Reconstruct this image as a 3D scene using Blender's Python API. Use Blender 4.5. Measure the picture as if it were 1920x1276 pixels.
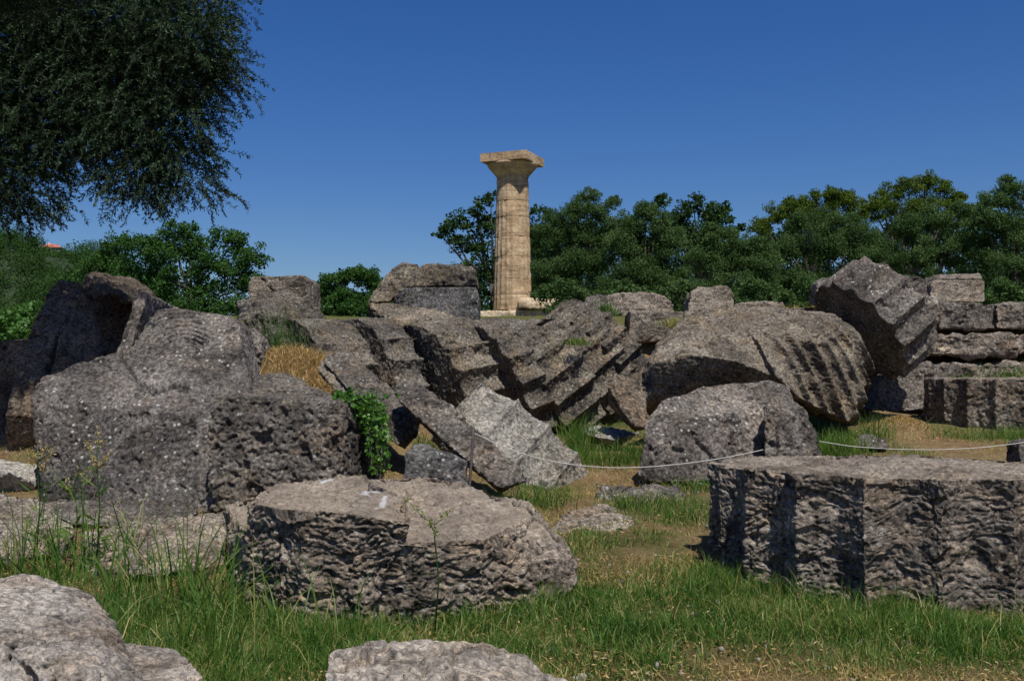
import bpy, bmesh, math, random
import numpy as np
from mathutils import Vector, Matrix
from math import radians, sin, cos, pi

for o in list(bpy.data.objects): bpy.data.objects.remove(o)
S = bpy.context.scene
COL = S.collection

# ------------------------------------------------------------------ camera, sky, sun, exposure
F = 1900.0                      # focal length in photo pixels (photo is 1920 x 1276)
EYE = np.array([0.0, 0.0, 1.25])
PITCH = math.atan(52 / F)
cam = bpy.data.cameras.new('camera'); cam.lens = 36 * F / 1920; cam.sensor_width = 36
cam.clip_start = 0.05; cam.clip_end = 3000
co = bpy.data.objects.new('camera', cam); COL.objects.link(co); S.camera = co
co.location = EYE; co.rotation_euler = (pi / 2 + PITCH, 0, 0)

SUN_EL, SUN_AZ = radians(61), radians(20)     # azimuth: behind the camera, towards the right
sdir = Vector((sin(SUN_AZ) * cos(SUN_EL), -cos(SUN_AZ) * cos(SUN_EL), sin(SUN_EL)))
w = bpy.data.worlds.new("World"); S.world = w; w.use_nodes = True
nt = w.node_tree; nt.nodes.clear()
sky = nt.nodes.new('ShaderNodeTexSky'); sky.sky_type = 'NISHITA'; sky.sun_disc = False
sky.sun_elevation = SUN_EL; sky.sun_rotation = pi - SUN_AZ
sky.air_density = 1.0; sky.dust_density = 0.9; sky.ozone_density = 7.0; sky.altitude = 100
hs = nt.nodes.new('ShaderNodeHueSaturation'); hs.inputs['Saturation'].default_value = 1.26; hs.inputs['Hue'].default_value = .513
bg = nt.nodes.new('ShaderNodeBackground'); bg.inputs['Strength'].default_value = 0.086
wo = nt.nodes.new('ShaderNodeOutputWorld')
nt.links.new(sky.outputs[0], hs.inputs['Color']); nt.links.new(hs.outputs[0], bg.inputs[0]); nt.links.new(bg.outputs[0], wo.inputs[0])
sl = bpy.data.lights.new('sun', 'SUN'); sl.energy = 5.0; sl.angle = radians(0.5); sl.color = (1.0, 0.955, 0.88)
so = bpy.data.objects.new('sun', sl); COL.objects.link(so)
so.rotation_euler = sdir.to_track_quat('Z', 'Y').to_euler(); so.location = (5, -5, 20)
S.view_settings.view_transform = 'Standard'; S.view_settings.look = 'None'
S.view_settings.gamma = 1; S.view_settings.exposure = 0.0
S.render.engine = 'CYCLES'; S.cycles.max_bounces = 5; S.cycles.transparent_max_bounces = 4
S.cycles.use_denoising = True

# ------------------------------------------------------------------ helpers
FW = np.array([0, cos(PITCH), sin(PITCH)]); UP = np.array([0, -sin(PITCH), cos(PITCH)])
def P(px, py, d):
    """the point of the place seen at photo pixel (px, py) that stands d metres away"""
    v = np.array([(px - 960) / F, 0, 0]) + FW + UP * ((638 - py) / F)
    return EYE + v * (d / v[1])

def ss(a, b, x):
    t = np.clip((x - a) / (b - a), 0, 1); return t * t * (3 - 2 * t)

def _hash(ix, iy, iz, seed):
    h = (ix.astype(np.uint32) * np.uint32(374761393) + iy.astype(np.uint32) * np.uint32(668265263)
         + iz.astype(np.uint32) * np.uint32(2147483647) + np.uint32(seed) * np.uint32(974634777))
    h = (h ^ (h >> np.uint32(13))) * np.uint32(1274126177)
    h = (h ^ (h >> np.uint32(16))) * np.uint32(2246822519)
    return h ^ (h >> np.uint32(15))
_G = np.random.RandomState(5).normal(size=(256, 3)); _G /= np.linalg.norm(_G, axis=1)[:, None]; _G = _G.astype(np.float32)
def noise(p, seed=0):
    """gradient noise, roughly -1..1"""
    p = p.astype(np.float32)
    i = np.floor(p).astype(np.int64); f = p - i.astype(np.float32)
    u = f * f * f * (f * (f * 6 - 15) + 10)
    r = np.zeros(len(p), np.float32)
    for dx in (0, 1):
        wx = u[:, 0] if dx else 1 - u[:, 0]
        for dy in (0, 1):
            wy = u[:, 1] if dy else 1 - u[:, 1]
            for dz in (0, 1):
                wz = u[:, 2] if dz else 1 - u[:, 2]
                g = _G[(_hash(i[:, 0] + dx, i[:, 1] + dy, i[:, 2] + dz, seed) & np.uint32(255)).astype(np.int64)]
                r += wx * wy * wz * (g[:, 0] * (f[:, 0] - dx) + g[:, 1] * (f[:, 1] - dy) + g[:, 2] * (f[:, 2] - dz))
    return r * 1.7
_ROT = []
for _k in range(8):
    _q, _ = np.linalg.qr(np.random.RandomState(50 + _k).normal(size=(3, 3))); _ROT.append(_q.astype(np.float32))
def fbm(p, o=3, seed=0):
    r = 0; a = 1; p = np.asarray(p, np.float32)
    for k in range(o): r = r + a * noise((p * np.float32(2.03 ** k)) @ _ROT[(k + seed) % 8], seed + k * 17); a *= 0.5
    return r

def mk_mesh(name, V, Fc, attrs=None, smooth=False):
    m = bpy.data.meshes.new(name)
    V = np.asarray(V, np.float32); Fc = np.asarray(Fc, np.int32)
    n, k = Fc.shape
    m.vertices.add(len(V)); m.vertices.foreach_set('co', V.ravel())
    m.loops.add(n * k); m.loops.foreach_set('vertex_index', Fc.ravel())
    m.polygons.add(n); m.polygons.foreach_set('loop_start', np.arange(0, n * k, k, dtype=np.int32))
    m.polygons.foreach_set('loop_total', np.full(n, k, np.int32))
    if attrs:
        for an, av in attrs.items():
            a = m.attributes.new(an, 'FLOAT', 'POINT'); a.data.foreach_set('value', np.asarray(av, np.float32))
    m.update(calc_edges=True); m.validate()
    if smooth: m.polygons.foreach_set('use_smooth', np.ones(len(m.polygons), bool))
    return m
def link(name, mesh, mat=None, parent=None, loc=None):
    o = bpy.data.objects.new(name, mesh); COL.objects.link(o)
    if mat is not None and mesh is not None: mesh.materials.clear(); mesh.materials.append(mat)
    if parent: o.parent = parent
    if loc is not None: o.location = loc
    return o
def tag(o, label=None, cat=None, group=None, kind=None):
    if label: o['label'] = label
    if cat: o['category'] = cat
    if group: o['group'] = group
    if kind: o['kind'] = kind
    return o
def rebase(V, base=None):
    V = np.asarray(V, np.float64)
    if base is None:
        base = np.array([(V[:, 0].min() + V[:, 0].max()) / 2, (V[:, 1].min() + V[:, 1].max()) / 2, V[:, 2].min()])
    return V - base, base
def tube(pts, rad, n=8):
    """closed tube through pts; returns verts, quad faces"""
    pts = np.asarray(pts, float); k = len(pts)
    rad = np.broadcast_to(np.asarray(rad, float), (k,))
    T = np.gradient(pts, axis=0); T /= np.linalg.norm(T, axis=1)[:, None] + 1e-9
    ref = np.array([0.31, 0.2, 0.93]) if abs(T[:, 2]).mean() < .8 else np.array([1, .1, 0.])
    A = np.cross(T, ref); A /= np.linalg.norm(A, axis=1)[:, None] + 1e-9; B = np.cross(T, A)
    th = np.arange(n) / n * 2 * pi
    V = pts[:, None] + rad[:, None, None] * (A[:, None] * np.cos(th)[None, :, None] + B[:, None] * np.sin(th)[None, :, None])
    V = V.reshape(-1, 3); q = []
    for i in range(k - 1):
        for j in range(n):
            a = i * n + j; b = i * n + (j + 1) % n
            q.append((a, b, b + n, a + n))
    c0 = len(V); V = np.vstack([V, pts[0], pts[-1]])
    for j in range(0, n, 1):
        q.append((c0, (j + 1) % n, j, c0)); q.append((c0 + 1, (k - 1) * n + j, (k - 1) * n + (j + 1) % n, c0 + 1))
    return V, q
def tubes_mesh(name, lst, n=6):
    Vs, Fs, o = [], [], 0
    for pts, rad in lst:
        V, q = tube(pts, rad, n); Vs.append(V); Fs += [tuple(i + o for i in f) for f in q]; o += len(V)
    V = np.vstack(Vs)
    m = bpy.data.meshes.new(name)
    m.from_pydata([tuple(v) for v in V], [], [f if f[0] != f[3] else f[:3] for f in Fs]); m.update()
    m.polygons.foreach_set('use_smooth', np.ones(len(m.polygons), bool))
    return m

# ------------------------------------------------------------------ materials
class NT:
    def __init__(s, name):
        s.m = bpy.data.materials.new(name); s.m.use_nodes = True; s.t = s.m.node_tree; s.t.nodes.clear()
        s.out = s.n('ShaderNodeOutputMaterial'); s.b = s.n('ShaderNodeBsdfPrincipled'); s.l(s.b.outputs[0], s.out.inputs[0])
        s.tc = s.n('ShaderNodeTexCoord')
    def n(s, t, **k):
        x = s.t.nodes.new(t)
        for a, v in k.items(): setattr(x, a, v)
        return x
    def l(s, a, b): s.t.links.new(a, b)
    def mapping(s, scale=(1, 1, 1), loc=(0, 0, 0), rot=(0, 0, 0)):
        m = s.n('ShaderNodeMapping'); m.inputs['Scale'].default_value = scale; m.inputs['Location'].default_value = loc
        m.inputs['Rotation'].default_value = rot
        s.l(s.tc.outputs['Object'], m.inputs[0]); return m.outputs[0]
    def noise(s, vec, scale, detail=4, rough=.55, dist=0):
        x = s.n('ShaderNodeTexNoise'); x.inputs['Scale'].default_value = scale; x.inputs['Detail'].default_value = detail
        x.inputs['Roughness'].default_value = rough; x.inputs['Distortion'].default_value = dist
        s.l(vec, x.inputs['Vector']); return x.outputs['Fac']
    def vor(s, vec, scale, feature='F1'):
        x = s.n('ShaderNodeTexVoronoi', feature=feature); x.inputs['Scale'].default_value = scale
        s.l(vec, x.inputs['Vector']); return x.outputs['Distance']
    def ramp(s, fac, stops):
        r = s.n('ShaderNodeValToRGB'); e = r.color_ramp.elements
        while len(e) < len(stops): e.new(0.5)
        for i, (p, c) in enumerate(stops):
            e[i].position = p; e[i].color = (*c, 1) if len(c) == 3 else c
        s.l(fac, r.inputs[0]); return r.outputs[0]
    def step(s, fac, a, b): return s.ramp(fac, [(a, (0, 0, 0)), (b, (1, 1, 1))])
    def mix(s, f, a, b, mode='MIX'):
        x = s.n('ShaderNodeMixRGB', blend_type=mode)
        for sock, v in ((0, f), (1, a), (2, b)):
            if hasattr(v, 'is_linked'): s.l(v, x.inputs[sock])
            elif sock == 0: x.inputs[0].default_value = v
            else: x.inputs[sock].default_value = (*v, 1)
        return x.outputs[0]
    def math(s, op, a, b=0.0):
        x = s.n('ShaderNodeMath', operation=op)
        for i, v in enumerate((a, b)):
            if hasattr(v, 'is_linked'): s.l(v, x.inputs[i])
            else: x.inputs[i].default_value = v
        return x.outputs[0]
    def bump(s, h, strength, dist, prev=None):
        x = s.n('ShaderNodeBump'); x.inputs['Strength'].default_value = strength; x.inputs['Distance'].default_value = dist
        s.l(h, x.inputs['Height'])
        if prev is not None: s.l(prev, x.inputs['Normal'])
        return x.outputs[0]

def stone_mat(name, dark, mid, light, warm, lichen=.5, strata=0., warm_amt=.5, fine=1.0, seed=0):
    """weathered shelly limestone: grey crust, warm bare patches, black lichen, white lichen dots"""
    t = NT(name); v = t.mapping(loc=(seed * 3.1, seed * 1.7, seed * .9))
    big = t.noise(v, 1.7, 6, .6, .4)
    c = t.ramp(big, [(.32, dark), (.47, mid), (.66, light)])
    wn = t.noise(t.mapping(loc=(7 + seed, 3, 1)), 2.6, 7, .65, .6)
    c = t.mix(t.math('MULTIPLY', t.step(wn, .50, .66), warm_amt), c, warm)
    if strata:
        sv = t.mapping(scale=(1.2, 1.2, 14), loc=(seed, 0, 0), rot=(.04, .05, 0))
        sn = t.noise(sv, 1.6, 6, .65, .5)
        c = t.mix(strata, c, t.ramp(sn, [(.3, (.35, .32, .3)), (.5, (.9, .9, .9)), (.7, (1.5, 1.42, 1.3))]), 'MULTIPLY')
    stn = t.noise(t.mapping(scale=(1.5, 1.5, .7), loc=(seed * 2.3, 5, seed)), 1.3, 7, .7, .8)     # broad dark stains and bleached areas
    c = t.mix(.8, c, t.ramp(stn, [(.34, (.42, .41, .41)), (.46, (.9, .9, .9)), (.56, (1, 1, 1)), (.68, (1.5, 1.48, 1.44))]), 'MULTIPLY')
    blk = t.noise(v, 7.5, 8, .72, .3)                              # black crustose lichen blotches
    c = t.mix(t.math('MULTIPLY', t.step(blk, .53, .63), .8), c, tuple(x * .28 for x in dark))
    c = t.mix(1.0, c, (1.0, .985, .95), 'MULTIPLY')
    sp = t.noise(v, 34, 5, .7)                                      # grain
    c = t.mix(.85 * fine, c, t.ramp(sp, [(.33, (.16, .155, .15)), (.49, (.85, .85, .85)), (.64, (2.0, 1.95, 1.86))]), 'MULTIPLY')
    oi = t.n('ShaderNodeObjectInfo')        # blocks differ a little from one another
    c = t.mix(1.0, c, t.ramp(oi.outputs['Random'], [(0, (.80, .80, .82)), (.5, (1, .985, .96)), (1, (1.20, 1.15, 1.08))]), 'MULTIPLY')
    sp2 = t.noise(v, 120, 3, .7)
    c = t.mix(.42 * fine, c, t.ramp(sp2, [(.3, (.4, .4, .4)), (.5, (1, 1, 1)), (.7, (1.7, 1.7, 1.7))]), 'MULTIPLY')
    # white / pale-grey lichen dots and patches
    d = t.vor(v, 15); msk = t.noise(t.mapping(loc=(2, 9, seed)), 3.2, 3)
    dots = t.math('MULTIPLY', t.ramp(d, [(.15, (1, 1, 1)), (.24, (0, 0, 0))]), t.step(msk, .46, .56))
    c = t.mix(t.math('MULTIPLY', dots, lichen), c, (.62, .60, .55))
    pt = t.noise(t.mapping(loc=(1, 4, seed + 5)), 5.5, 9, .78, .2)
    c = t.mix(t.math('MULTIPLY', t.step(pt, .58, .66), lichen * .4), c, (.33, .33, .33))
    t.l(c, t.b.inputs['Base Color'])
    t.b.inputs['Roughness'].default_value = .95; t.b.inputs['Specular IOR Level'].default_value = .12
    n1 = t.bump(t.noise(v, 26, 9, .75), .9 if fine > .9 else .35, .035 if fine > .9 else .012)
    n2 = t.bump(t.ramp(t.vor(v, 60), [(.12, (0, 0, 0)), (.4, (1, 1, 1))]), .5, .010, n1)
    n3 = t.bump(t.noise(v, 150, 4, .7), .8, .008, n2)
    t.l(n3, t.b.inputs['Normal'])
    return t.m

M_GREY  = stone_mat('grey_limestone', (.085, .079, .077), (.155, .144, .14), (.245, .23, .22), (.26, .20, .145), .8, 0, .35, seed=1)
M_GREY2 = stone_mat('dark_grey_limestone', (.075, .07, .067), (.145, .135, .128), (.24, .222, .205), (.22, .165, .115), .45, 0, .5, seed=2)
M_BROWN = stone_mat('brownish_limestone', (.085, .077, .068), (.148, .134, .117), (.25, .228, .196), (.235, .185, .125), .4, 0, .7, seed=3)
M_PALE  = stone_mat('pale_limestone', (.20, .18, .16), (.33, .30, .27), (.44, .41, .375), (.34, .25, .17), .3, 0, .5, .8, seed=4)
M_BED   = stone_mat('bedded_limestone', (.15, .132, .12), (.28, .25, .225), (.42, .385, .345), (.34, .26, .18), .5, .75, .6, seed=5)
M_WALL  = stone_mat('step_limestone', (.10, .09, .082), (.20, .18, .162), (.31, .285, .255), (.28, .21, .15), .4, .7, .5, seed=6)
M_SLATE = stone_mat('blue_grey_limestone', (.10, .10, .102), (.17, .17, .17), (.27, .265, .26), (.22, .18, .14), .6, .35, .25, seed=7)
M_LGREY = stone_mat('light_grey_limestone', (.20, .19, .175), (.32, .31, .29), (.43, .42, .395), (.34, .27, .19), .5, 0, .4, .7, seed=8)
M_WEDGE = stone_mat('grey_fluted_limestone', (.16, .152, .142), (.27, .26, .242), (.37, .36, .335), (.28, .24, .17), .4, 0, .4, .92, seed=12)
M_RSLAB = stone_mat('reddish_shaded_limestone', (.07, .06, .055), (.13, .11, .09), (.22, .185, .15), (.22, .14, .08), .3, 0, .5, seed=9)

def drumtop_mat():
    """front drum: bedded flanks, bare tan broken top with chalky splashes; also pales the right drum top as if sunlit"""
    m = M_BED.copy(); m.name = 'bedded_limestone_bare_sunlit_top'; t = m.node_tree
    b = [n for n in t.nodes if n.type == 'BSDF_PRINCIPLED'][0]
    src = b.inputs['Base Color'].links[0].from_socket
    tc = [n for n in t.nodes if n.type == 'TEX_COORD'][0]
    at = t.nodes.new('ShaderNodeAttribute'); at.attribute_name = 'bare'
    nz = t.nodes.new('ShaderNodeTexNoise'); nz.inputs['Scale'].default_value = 5; nz.inputs['Detail'].default_value = 8; nz.inputs['Roughness'].default_value = .7
    t.links.new(tc.outputs['Object'], nz.inputs['Vector'])
    r = t.nodes.new('ShaderNodeValToRGB'); e = r.color_ramp.elements; e.new(.5)
    e[0].position = .3; e[0].color = (.20, .175, .15, 1); e[1].position = .5; e[1].color = (.36, .305, .245, 1); e[2].position = .7; e[2].color = (.50, .43, .345, 1)
    t.links.new(nz.outputs['Fac'], r.inputs[0])
    n2 = t.nodes.new('ShaderNodeTexNoise'); n2.inputs['Scale'].default_value = 3.1; n2.inputs['Detail'].default_value = 9; n2.inputs['Roughness'].default_value = .75
    t.links.new(tc.outputs['Object'], n2.inputs['Vector'])
    r2 = t.nodes.new('ShaderNodeValToRGB'); r2.color_ramp.elements[0].position = .40; r2.color_ramp.elements[0].color = (.25, .25, .25, 1); r2.color_ramp.elements[1].position = .54
    t.links.new(n2.outputs['Fac'], r2.inputs[0])
    n3 = t.nodes.new('ShaderNodeTexNoise'); n3.inputs['Scale'].default_value = 42; n3.inputs['Detail'].default_value = 6; n3.inputs['Roughness'].default_value = .75
    t.links.new(tc.outputs['Object'], n3.inputs['Vector'])
    r3 = t.nodes.new('ShaderNodeValToRGB'); r3.color_ramp.elements[0].position = .36; r3.color_ramp.elements[0].color = (.35, .33, .30, 1); r3.color_ramp.elements[1].position = .56; r3.color_ramp.elements[1].color = (1.15, 1.12, 1.08, 1)
    t.links.new(n3.outputs['Fac'], r3.inputs[0])
    ml = t.nodes.new('ShaderNodeMixRGB'); ml.blend_type = 'MULTIPLY'; ml.inputs[0].default_value = .8; t.links.new(r.outputs[0], ml.inputs[1]); t.links.new(r3.outputs[0], ml.inputs[2]); r = ml
    fa = t.nodes.new('ShaderNodeMath'); fa.operation = 'MULTIPLY'; t.links.new(at.outputs['Fac'], fa.inputs[0]); t.links.new(r2.outputs[0], fa.inputs[1])
    mx = t.nodes.new('ShaderNodeMixRGB'); t.links.new(fa.outputs[0], mx.inputs[0]); t.links.new(src, mx.inputs[1]); t.links.new(r.outputs[0], mx.inputs[2])
    a2 = t.nodes.new('ShaderNodeAttribute'); a2.attribute_name = 'chalk'; m_half = t.nodes.new('ShaderNodeMath'); m_half.operation = 'MULTIPLY'; m_half.inputs[1].default_value = .75; t.links.new(a2.outputs['Fac'], m_half.inputs[0])
    m2 = t.nodes.new('ShaderNodeMixRGB'); t.links.new(m_half.outputs[0], m2.inputs[0]); t.links.new(mx.outputs[0], m2.inputs[1]); m2.inputs[2].default_value = (.72, .72, .74, 1)
    t.links.new(m2.outputs[0], b.inputs['Base Color'])
    return m
M_FRONT = drumtop_mat()

def column_mat():
    t = NT('sandy_restored_stone'); v = t.mapping()
    c = t.ramp(t.noise(v, 1.1, 6, .65, .5), [(.35, (.34, .235, .135)), (.5, (.47, .335, .20)), (.66, (.59, .45, .29))])
    sv = t.mapping(scale=(.35, .35, 3.2), rot=(.03, .04, 0))
    c = t.mix(.8, c, t.ramp(t.noise(sv, 1.5, 6, .6, .4), [(.35, (.62, .58, .56)), (.5, (1, 1, 1)), (.68, (1.25, 1.25, 1.25))]), 'MULTIPLY')
    c = t.mix(.6, c, t.ramp(t.noise(v, 9, 6, .7), [(.32, (.5, .46, .42)), (.5, (1, 1, 1)), (.7, (1.2, 1.2, 1.2))]), 'MULTIPLY')
    vs = t.mapping(scale=(2.2, 2.2, .25))
    c = t.mix(t.math('MULTIPLY', t.step(t.noise(vs, 2.0, 5, .6), .56, .68), .45), c, (.11, .085, .065))
    t.l(c, t.b.inputs['Base Color']); t.b.inputs['Roughness'].default_value = .9; t.b.inputs['Specular IOR Level'].default_value = .15
    t.l(t.bump(t.noise(v, 7, 8, .7), .8, .06), t.b.inputs['Normal'])
    return t.m
M_COL = column_mat()
M_STYLO = stone_mat('sandy_base_stone', (.35, .27, .18), (.52, .43, .31), (.66, .58, .46), (.5, .36, .2), .2, .3, .4, .6, seed=10)

def leaf_mat(name, c1, c2, c3, trans=.25, rough=.5, spec=.3, c4=None):
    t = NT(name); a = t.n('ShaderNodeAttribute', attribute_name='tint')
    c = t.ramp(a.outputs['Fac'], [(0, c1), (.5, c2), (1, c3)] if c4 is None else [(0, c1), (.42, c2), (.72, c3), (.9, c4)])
    t.l(c, t.b.inputs['Base Color']); t.b.inputs['Roughness'].default_value = rough; t.b.inputs['Specular IOR Level'].default_value = spec
    tr = t.n('ShaderNodeBsdfTranslucent'); t.l(t.mix(1, c, (1.5, 1.7, .7), 'MULTIPLY'), tr.inputs['Color'])
    mx = t.n('ShaderNodeMixShader'); mx.inputs[0].default_value = trans
    t.l(t.b.outputs[0], mx.inputs[1]); t.l(tr.outputs[0], mx.inputs[2]); t.l(mx.outputs[0], t.out.inputs[0])
    return t.m
M_OLIVE = leaf_mat('olive_leaf', (.009, .022, .009), (.020, .044, .018), (.09, .15, .075), .10, .6, .15)
M_OAK   = leaf_mat('oak_leaf', (.028, .070, .016), (.045, .105, .024), (.09, .165, .04), .2, .8, .08)
M_DOAK  = leaf_mat('dark_oak_leaf', (.020, .044, .013), (.036, .072, .020), (.075, .125, .036), .2, .8, .08)
M_BOLIV = leaf_mat('bushy_olive_leaf', (.040, .075, .024), (.072, .125, .042), (.14, .20, .08), .25, .8, .08)
M_PINE  = leaf_mat('pine_needles', (.045, .078, .012), (.085, .130, .020), (.165, .215, .042), .2, .8, .08)
M_LBUSH = leaf_mat('bright_bush_leaf', (.04, .10, .018), (.07, .16, .03), (.13, .25, .05), .25)
M_WOOD  = leaf_mat('far_wood_leaf', (.022, .050, .014), (.040, .085, .020), (.07, .12, .028), .12, .95, .03)
M_GRASS = leaf_mat('grass_blade', (.028, .080, .012), (.070, .155, .024), (.17, .23, .05), .35, .5, .25, (.40, .34, .15))
M_DRY   = leaf_mat('dry_grass_blade', (.20, .14, .05), (.34, .26, .10), (.50, .38, .17), .25, .7, .1)
M_STRAW = leaf_mat('orange_dry_grass', (.13, .07, .028), (.36, .23, .10), (.66, .50, .27), .25, .7, .1)
M_VINE  = leaf_mat('vine_leaf', (.035, .10, .014), (.08, .19, .03), (.20, .36, .07), .3, .4, .4)
def flat_mat(name, c, rough=.8, nscale=20, var=.4):
    t = NT(name); n = t.noise(t.mapping(), nscale, 5, .6)
    t.l(t.ramp(n, [(.3, tuple(x * (1 - var) for x in c)), (.7, tuple(x * (1 + var) for x in c))]), t.b.inputs['Base Color'])
    t.b.inputs['Roughness'].default_value = rough
    t.l(t.bump(n, .4, .02), t.b.inputs['Normal']); return t.m
M_BARK = flat_mat('bark', (.085, .068, .05), .95, 9)
M_TWIG = flat_mat('twig', (.09, .085, .065), .9, 30)
M_ROPE = flat_mat('white_rope', (.48, .465, .43), .8, 90, .2)
M_RUST = flat_mat('rusty_iron', (.06, .05, .045), .7, 40)
M_PLAST = flat_mat('cream_plaster', (.62, .56, .50), .9, 1)
M_ROOFT = flat_mat('red_roof_tiles', (.42, .13, .09), .9, 2)
M_WIN = flat_mat('dark_window', (.03, .03, .035), .3, 2)

def ground_mat():
    t = NT('ground_soil_and_turf'); v = t.mapping()
    soil = t.ramp(t.noise(v, 5, 8, .7), [(.3, (.11, .066, .036)), (.5, (.21, .128, .070)), (.7, (.31, .215, .125))])
    straw = t.ramp(t.noise(t.mapping(scale=(1, 1, 1)), 40, 6, .8), [(.3, (.08, .055, .025)), (.5, (.22, .165, .08)), (.72, (.42, .34, .18))])
    grn = t.ramp(t.noise(v, 30, 7, .75), [(.3, (.018, .035, .010)), (.5, (.05, .08, .02)), (.7, (.11, .14, .04))])
    a = t.n('ShaderNodeAttribute', attribute_name='green')
    c = t.mix(t.step(t.noise(v, 3.2, 7, .7), .42, .58), soil, straw)
    c = t.mix(a.outputs['Fac'], c, grn)
    t.l(c, t.b.inputs['Base Color']); t.b.inputs['Roughness'].default_value = 1; t.b.inputs['Specular IOR Level'].default_value = .05
    t.l(t.bump(t.noise(v, 30, 9, .8), 1, .03), t.b.inputs['Normal']); return t.m
M_GROUND = ground_mat()

# ------------------------------------------------------------------ terrain
MOUNDS = [(-2.15, 11.0, .78, .75), (-3.6, 11.0, .7, .9), (4.85, 12.9, .22, .38), (3.9, 15.2, .5, .8), (.6, 9.2, -.14, .4)]
def gz(x, y):
    x = np.asarray(x, float); y = np.asarray(y, float)
    zc = np.interp(y, [0, 5, 8, 10, 13, 14.5, 17.2, 18.1, 24, 50, 90, 200, 2000], [0, 0, .16, .36, .45, .75, 1.1, 2.17, 2.42, 3.75, 3.8, 3, 2])
    zl = np.interp(y, [0, 5, 8, 10, 13, 30, 60, 100, 2000], [0, 0, .16, .36, .45, 1.3, 2.2, 2.3, 2])
    zr = np.interp(y, [0, 5, 8, 10, 13, 16.2, 17.5, 24, 50, 90, 200, 2000], [0, 0, .16, .33, .42, .6, 2.1, 2.42, 3.75, 3.8, 3, 2])
    a = x / np.maximum(y, 1)
    k = ss(-.30, -.40, a); kr = ss(.30, .36, a)
    z = zc * (1 - k) + zl * k
    z = z * (1 - kr) + zr * kr
    for mx, my, h, s in MOUNDS: z = z + h * np.exp(-((x - mx) ** 2 + (y - my) ** 2) / (2 * s * s))
    z = z + .025 * np.sin(x * 2.1 + .7 * y) * np.cos(y * 1.7 - x) * (y < 30)
    return z
def G(px, py):
    """ground point under a photo pixel"""
    d = 2.5
    while d < 60:
        p = P(px, py, d)
        if p[2] <= gz(p[0], p[1]): return p
        d *= 1.01
    return P(px, py, 60)
GREEN = [  # (px, py, rx_px, ry_px, amount): where the turf is green
    (300, 1210, 330, 85, 1), (700, 1215, 420, 75, 1), (1100, 1180, 160, 70, .8), (1450, 1130, 260, 60, 1), (1750, 1180, 260, 60, 1),
    (150, 1100, 240, 30, .6), (1200, 1120, 100, 30, .4), (1130, 805, 80, 36, .9), (1240, 950, 95, 24, .8), (1100, 1060, 130, 30, .45), (1000, 915, 70, 25, .7),
    (2150, 1100, 160, 150, .6), (2200, 850, 200, 60, .5), (-250, 1100, 160, 120, .7), (1570, 815, 60, 50, 1), (1870, 812, 60, 16, .7), (1850, 700, 120, 25, .6), (1120, 1010, 120, 30, .5), (60, 900, 100, 40, .3)]
_gb = []
for px, py, rx, ry, am in GREEN:
    c = G(px, py); l = G(px - rx, py); u = G(px, py - ry); _gb.append((c[0], c[1], abs(c[0] - l[0]), max(.25, abs(u[1] - c[1])), am))
def green(x, y):
    r = np.zeros_like(np.asarray(x, float))
    for cx, cy, sx, sy, am in _gb:
        r = np.maximum(r, am * np.exp(-.5 * (((x - cx) / sx) ** 4 + ((y - cy) / sy) ** 4)))
    p = np.stack([np.asarray(x) * 1.3, np.asarray(y) * 1.3, np.zeros_like(x)], 1)
    return np.clip(r + .28 * fbm(p, 3, 3) * (r > .05) + .12 * fbm(p * 3, 2, 9), 0, 1)
def build_ground():
    n = 420
    u = np.linspace(-1, 1, n); xs = np.sinh(u * 6.2) / np.sinh(6.2) * 1200
    v = np.linspace(0, 1, n + 120); ys = -80 + 0 * v
    ys = np.concatenate([np.linspace(-80, 1.5, 20), np.linspace(1.6, 16, 300), 16 * np.exp(np.linspace(0.01, np.log(1500 / 16), 120))])
    X, Y = np.meshgrid(xs, ys); x = X.ravel(); y = Y.ravel(); z = gz(x, np.maximum(y, 0))
    p = np.stack([x, y, np.zeros_like(x)], 1); near = (np.abs(x) < 40) & (y < 40)
    z = z + np.where(near, .03 * fbm(p * 1.5, 3, 1) + .008 * fbm(p * 12, 2, 2), 0)
    V = np.stack([x, y, z], 1); ny, nx = X.shape
    i = np.arange(ny - 1)[:, None] * nx + np.arange(nx - 1)[None]; i = i.ravel()
    Fc = np.stack([i, i + 1, i + nx + 1, i + nx], 1)
    g = np.where(y > 18, .75, green(x, y))
    o = link('ground', mk_mesh('ground', V, Fc, {'green': g}, True), M_GROUND); tag(o, 'reddish soil and worn turf between the stones', kind='structure')
build_ground()

# ------------------------------------------------------------------ stone builder
def hull(front, thick=.6, back=.85, dz=0, dx=0, bz=None):
    """convex block: front outline [(px, py, d)...]; its back lies `thick` metres behind"""
    A = np.array([P(*p) for p in front]); c = A.mean(0)
    B = c + (A - c) * back + np.array([dx, thick, dz])
    if bz is not None: B[:, 2] = np.minimum(B[:, 2], bz)
    bm = bmesh.new()
    for v in np.vstack([A, B]): bm.verts.new(v)
    r = bmesh.ops.convex_hull(bm, input=bm.verts)
    junk = [g for g in r['geom_interior'] if isinstance(g, bmesh.types.BMVert)] + [g for g in r['geom_unused'] if isinstance(g, bmesh.types.BMVert)]
    bmesh.ops.delete(bm, geom=list(set(junk)), context='VERTS')
    return bm
def hullpts(pts):
    bm = bmesh.new()
    for v in pts: bm.verts.new(v)
    r = bmesh.ops.convex_hull(bm, input=bm.verts)
    junk = [g for g in r['geom_interior'] if isinstance(g, bmesh.types.BMVert)] + [g for g in r['geom_unused'] if isinstance(g, bmesh.types.BMVert)]
    bmesh.ops.delete(bm, geom=list(set(junk)), context='VERTS')
    return bm
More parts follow.
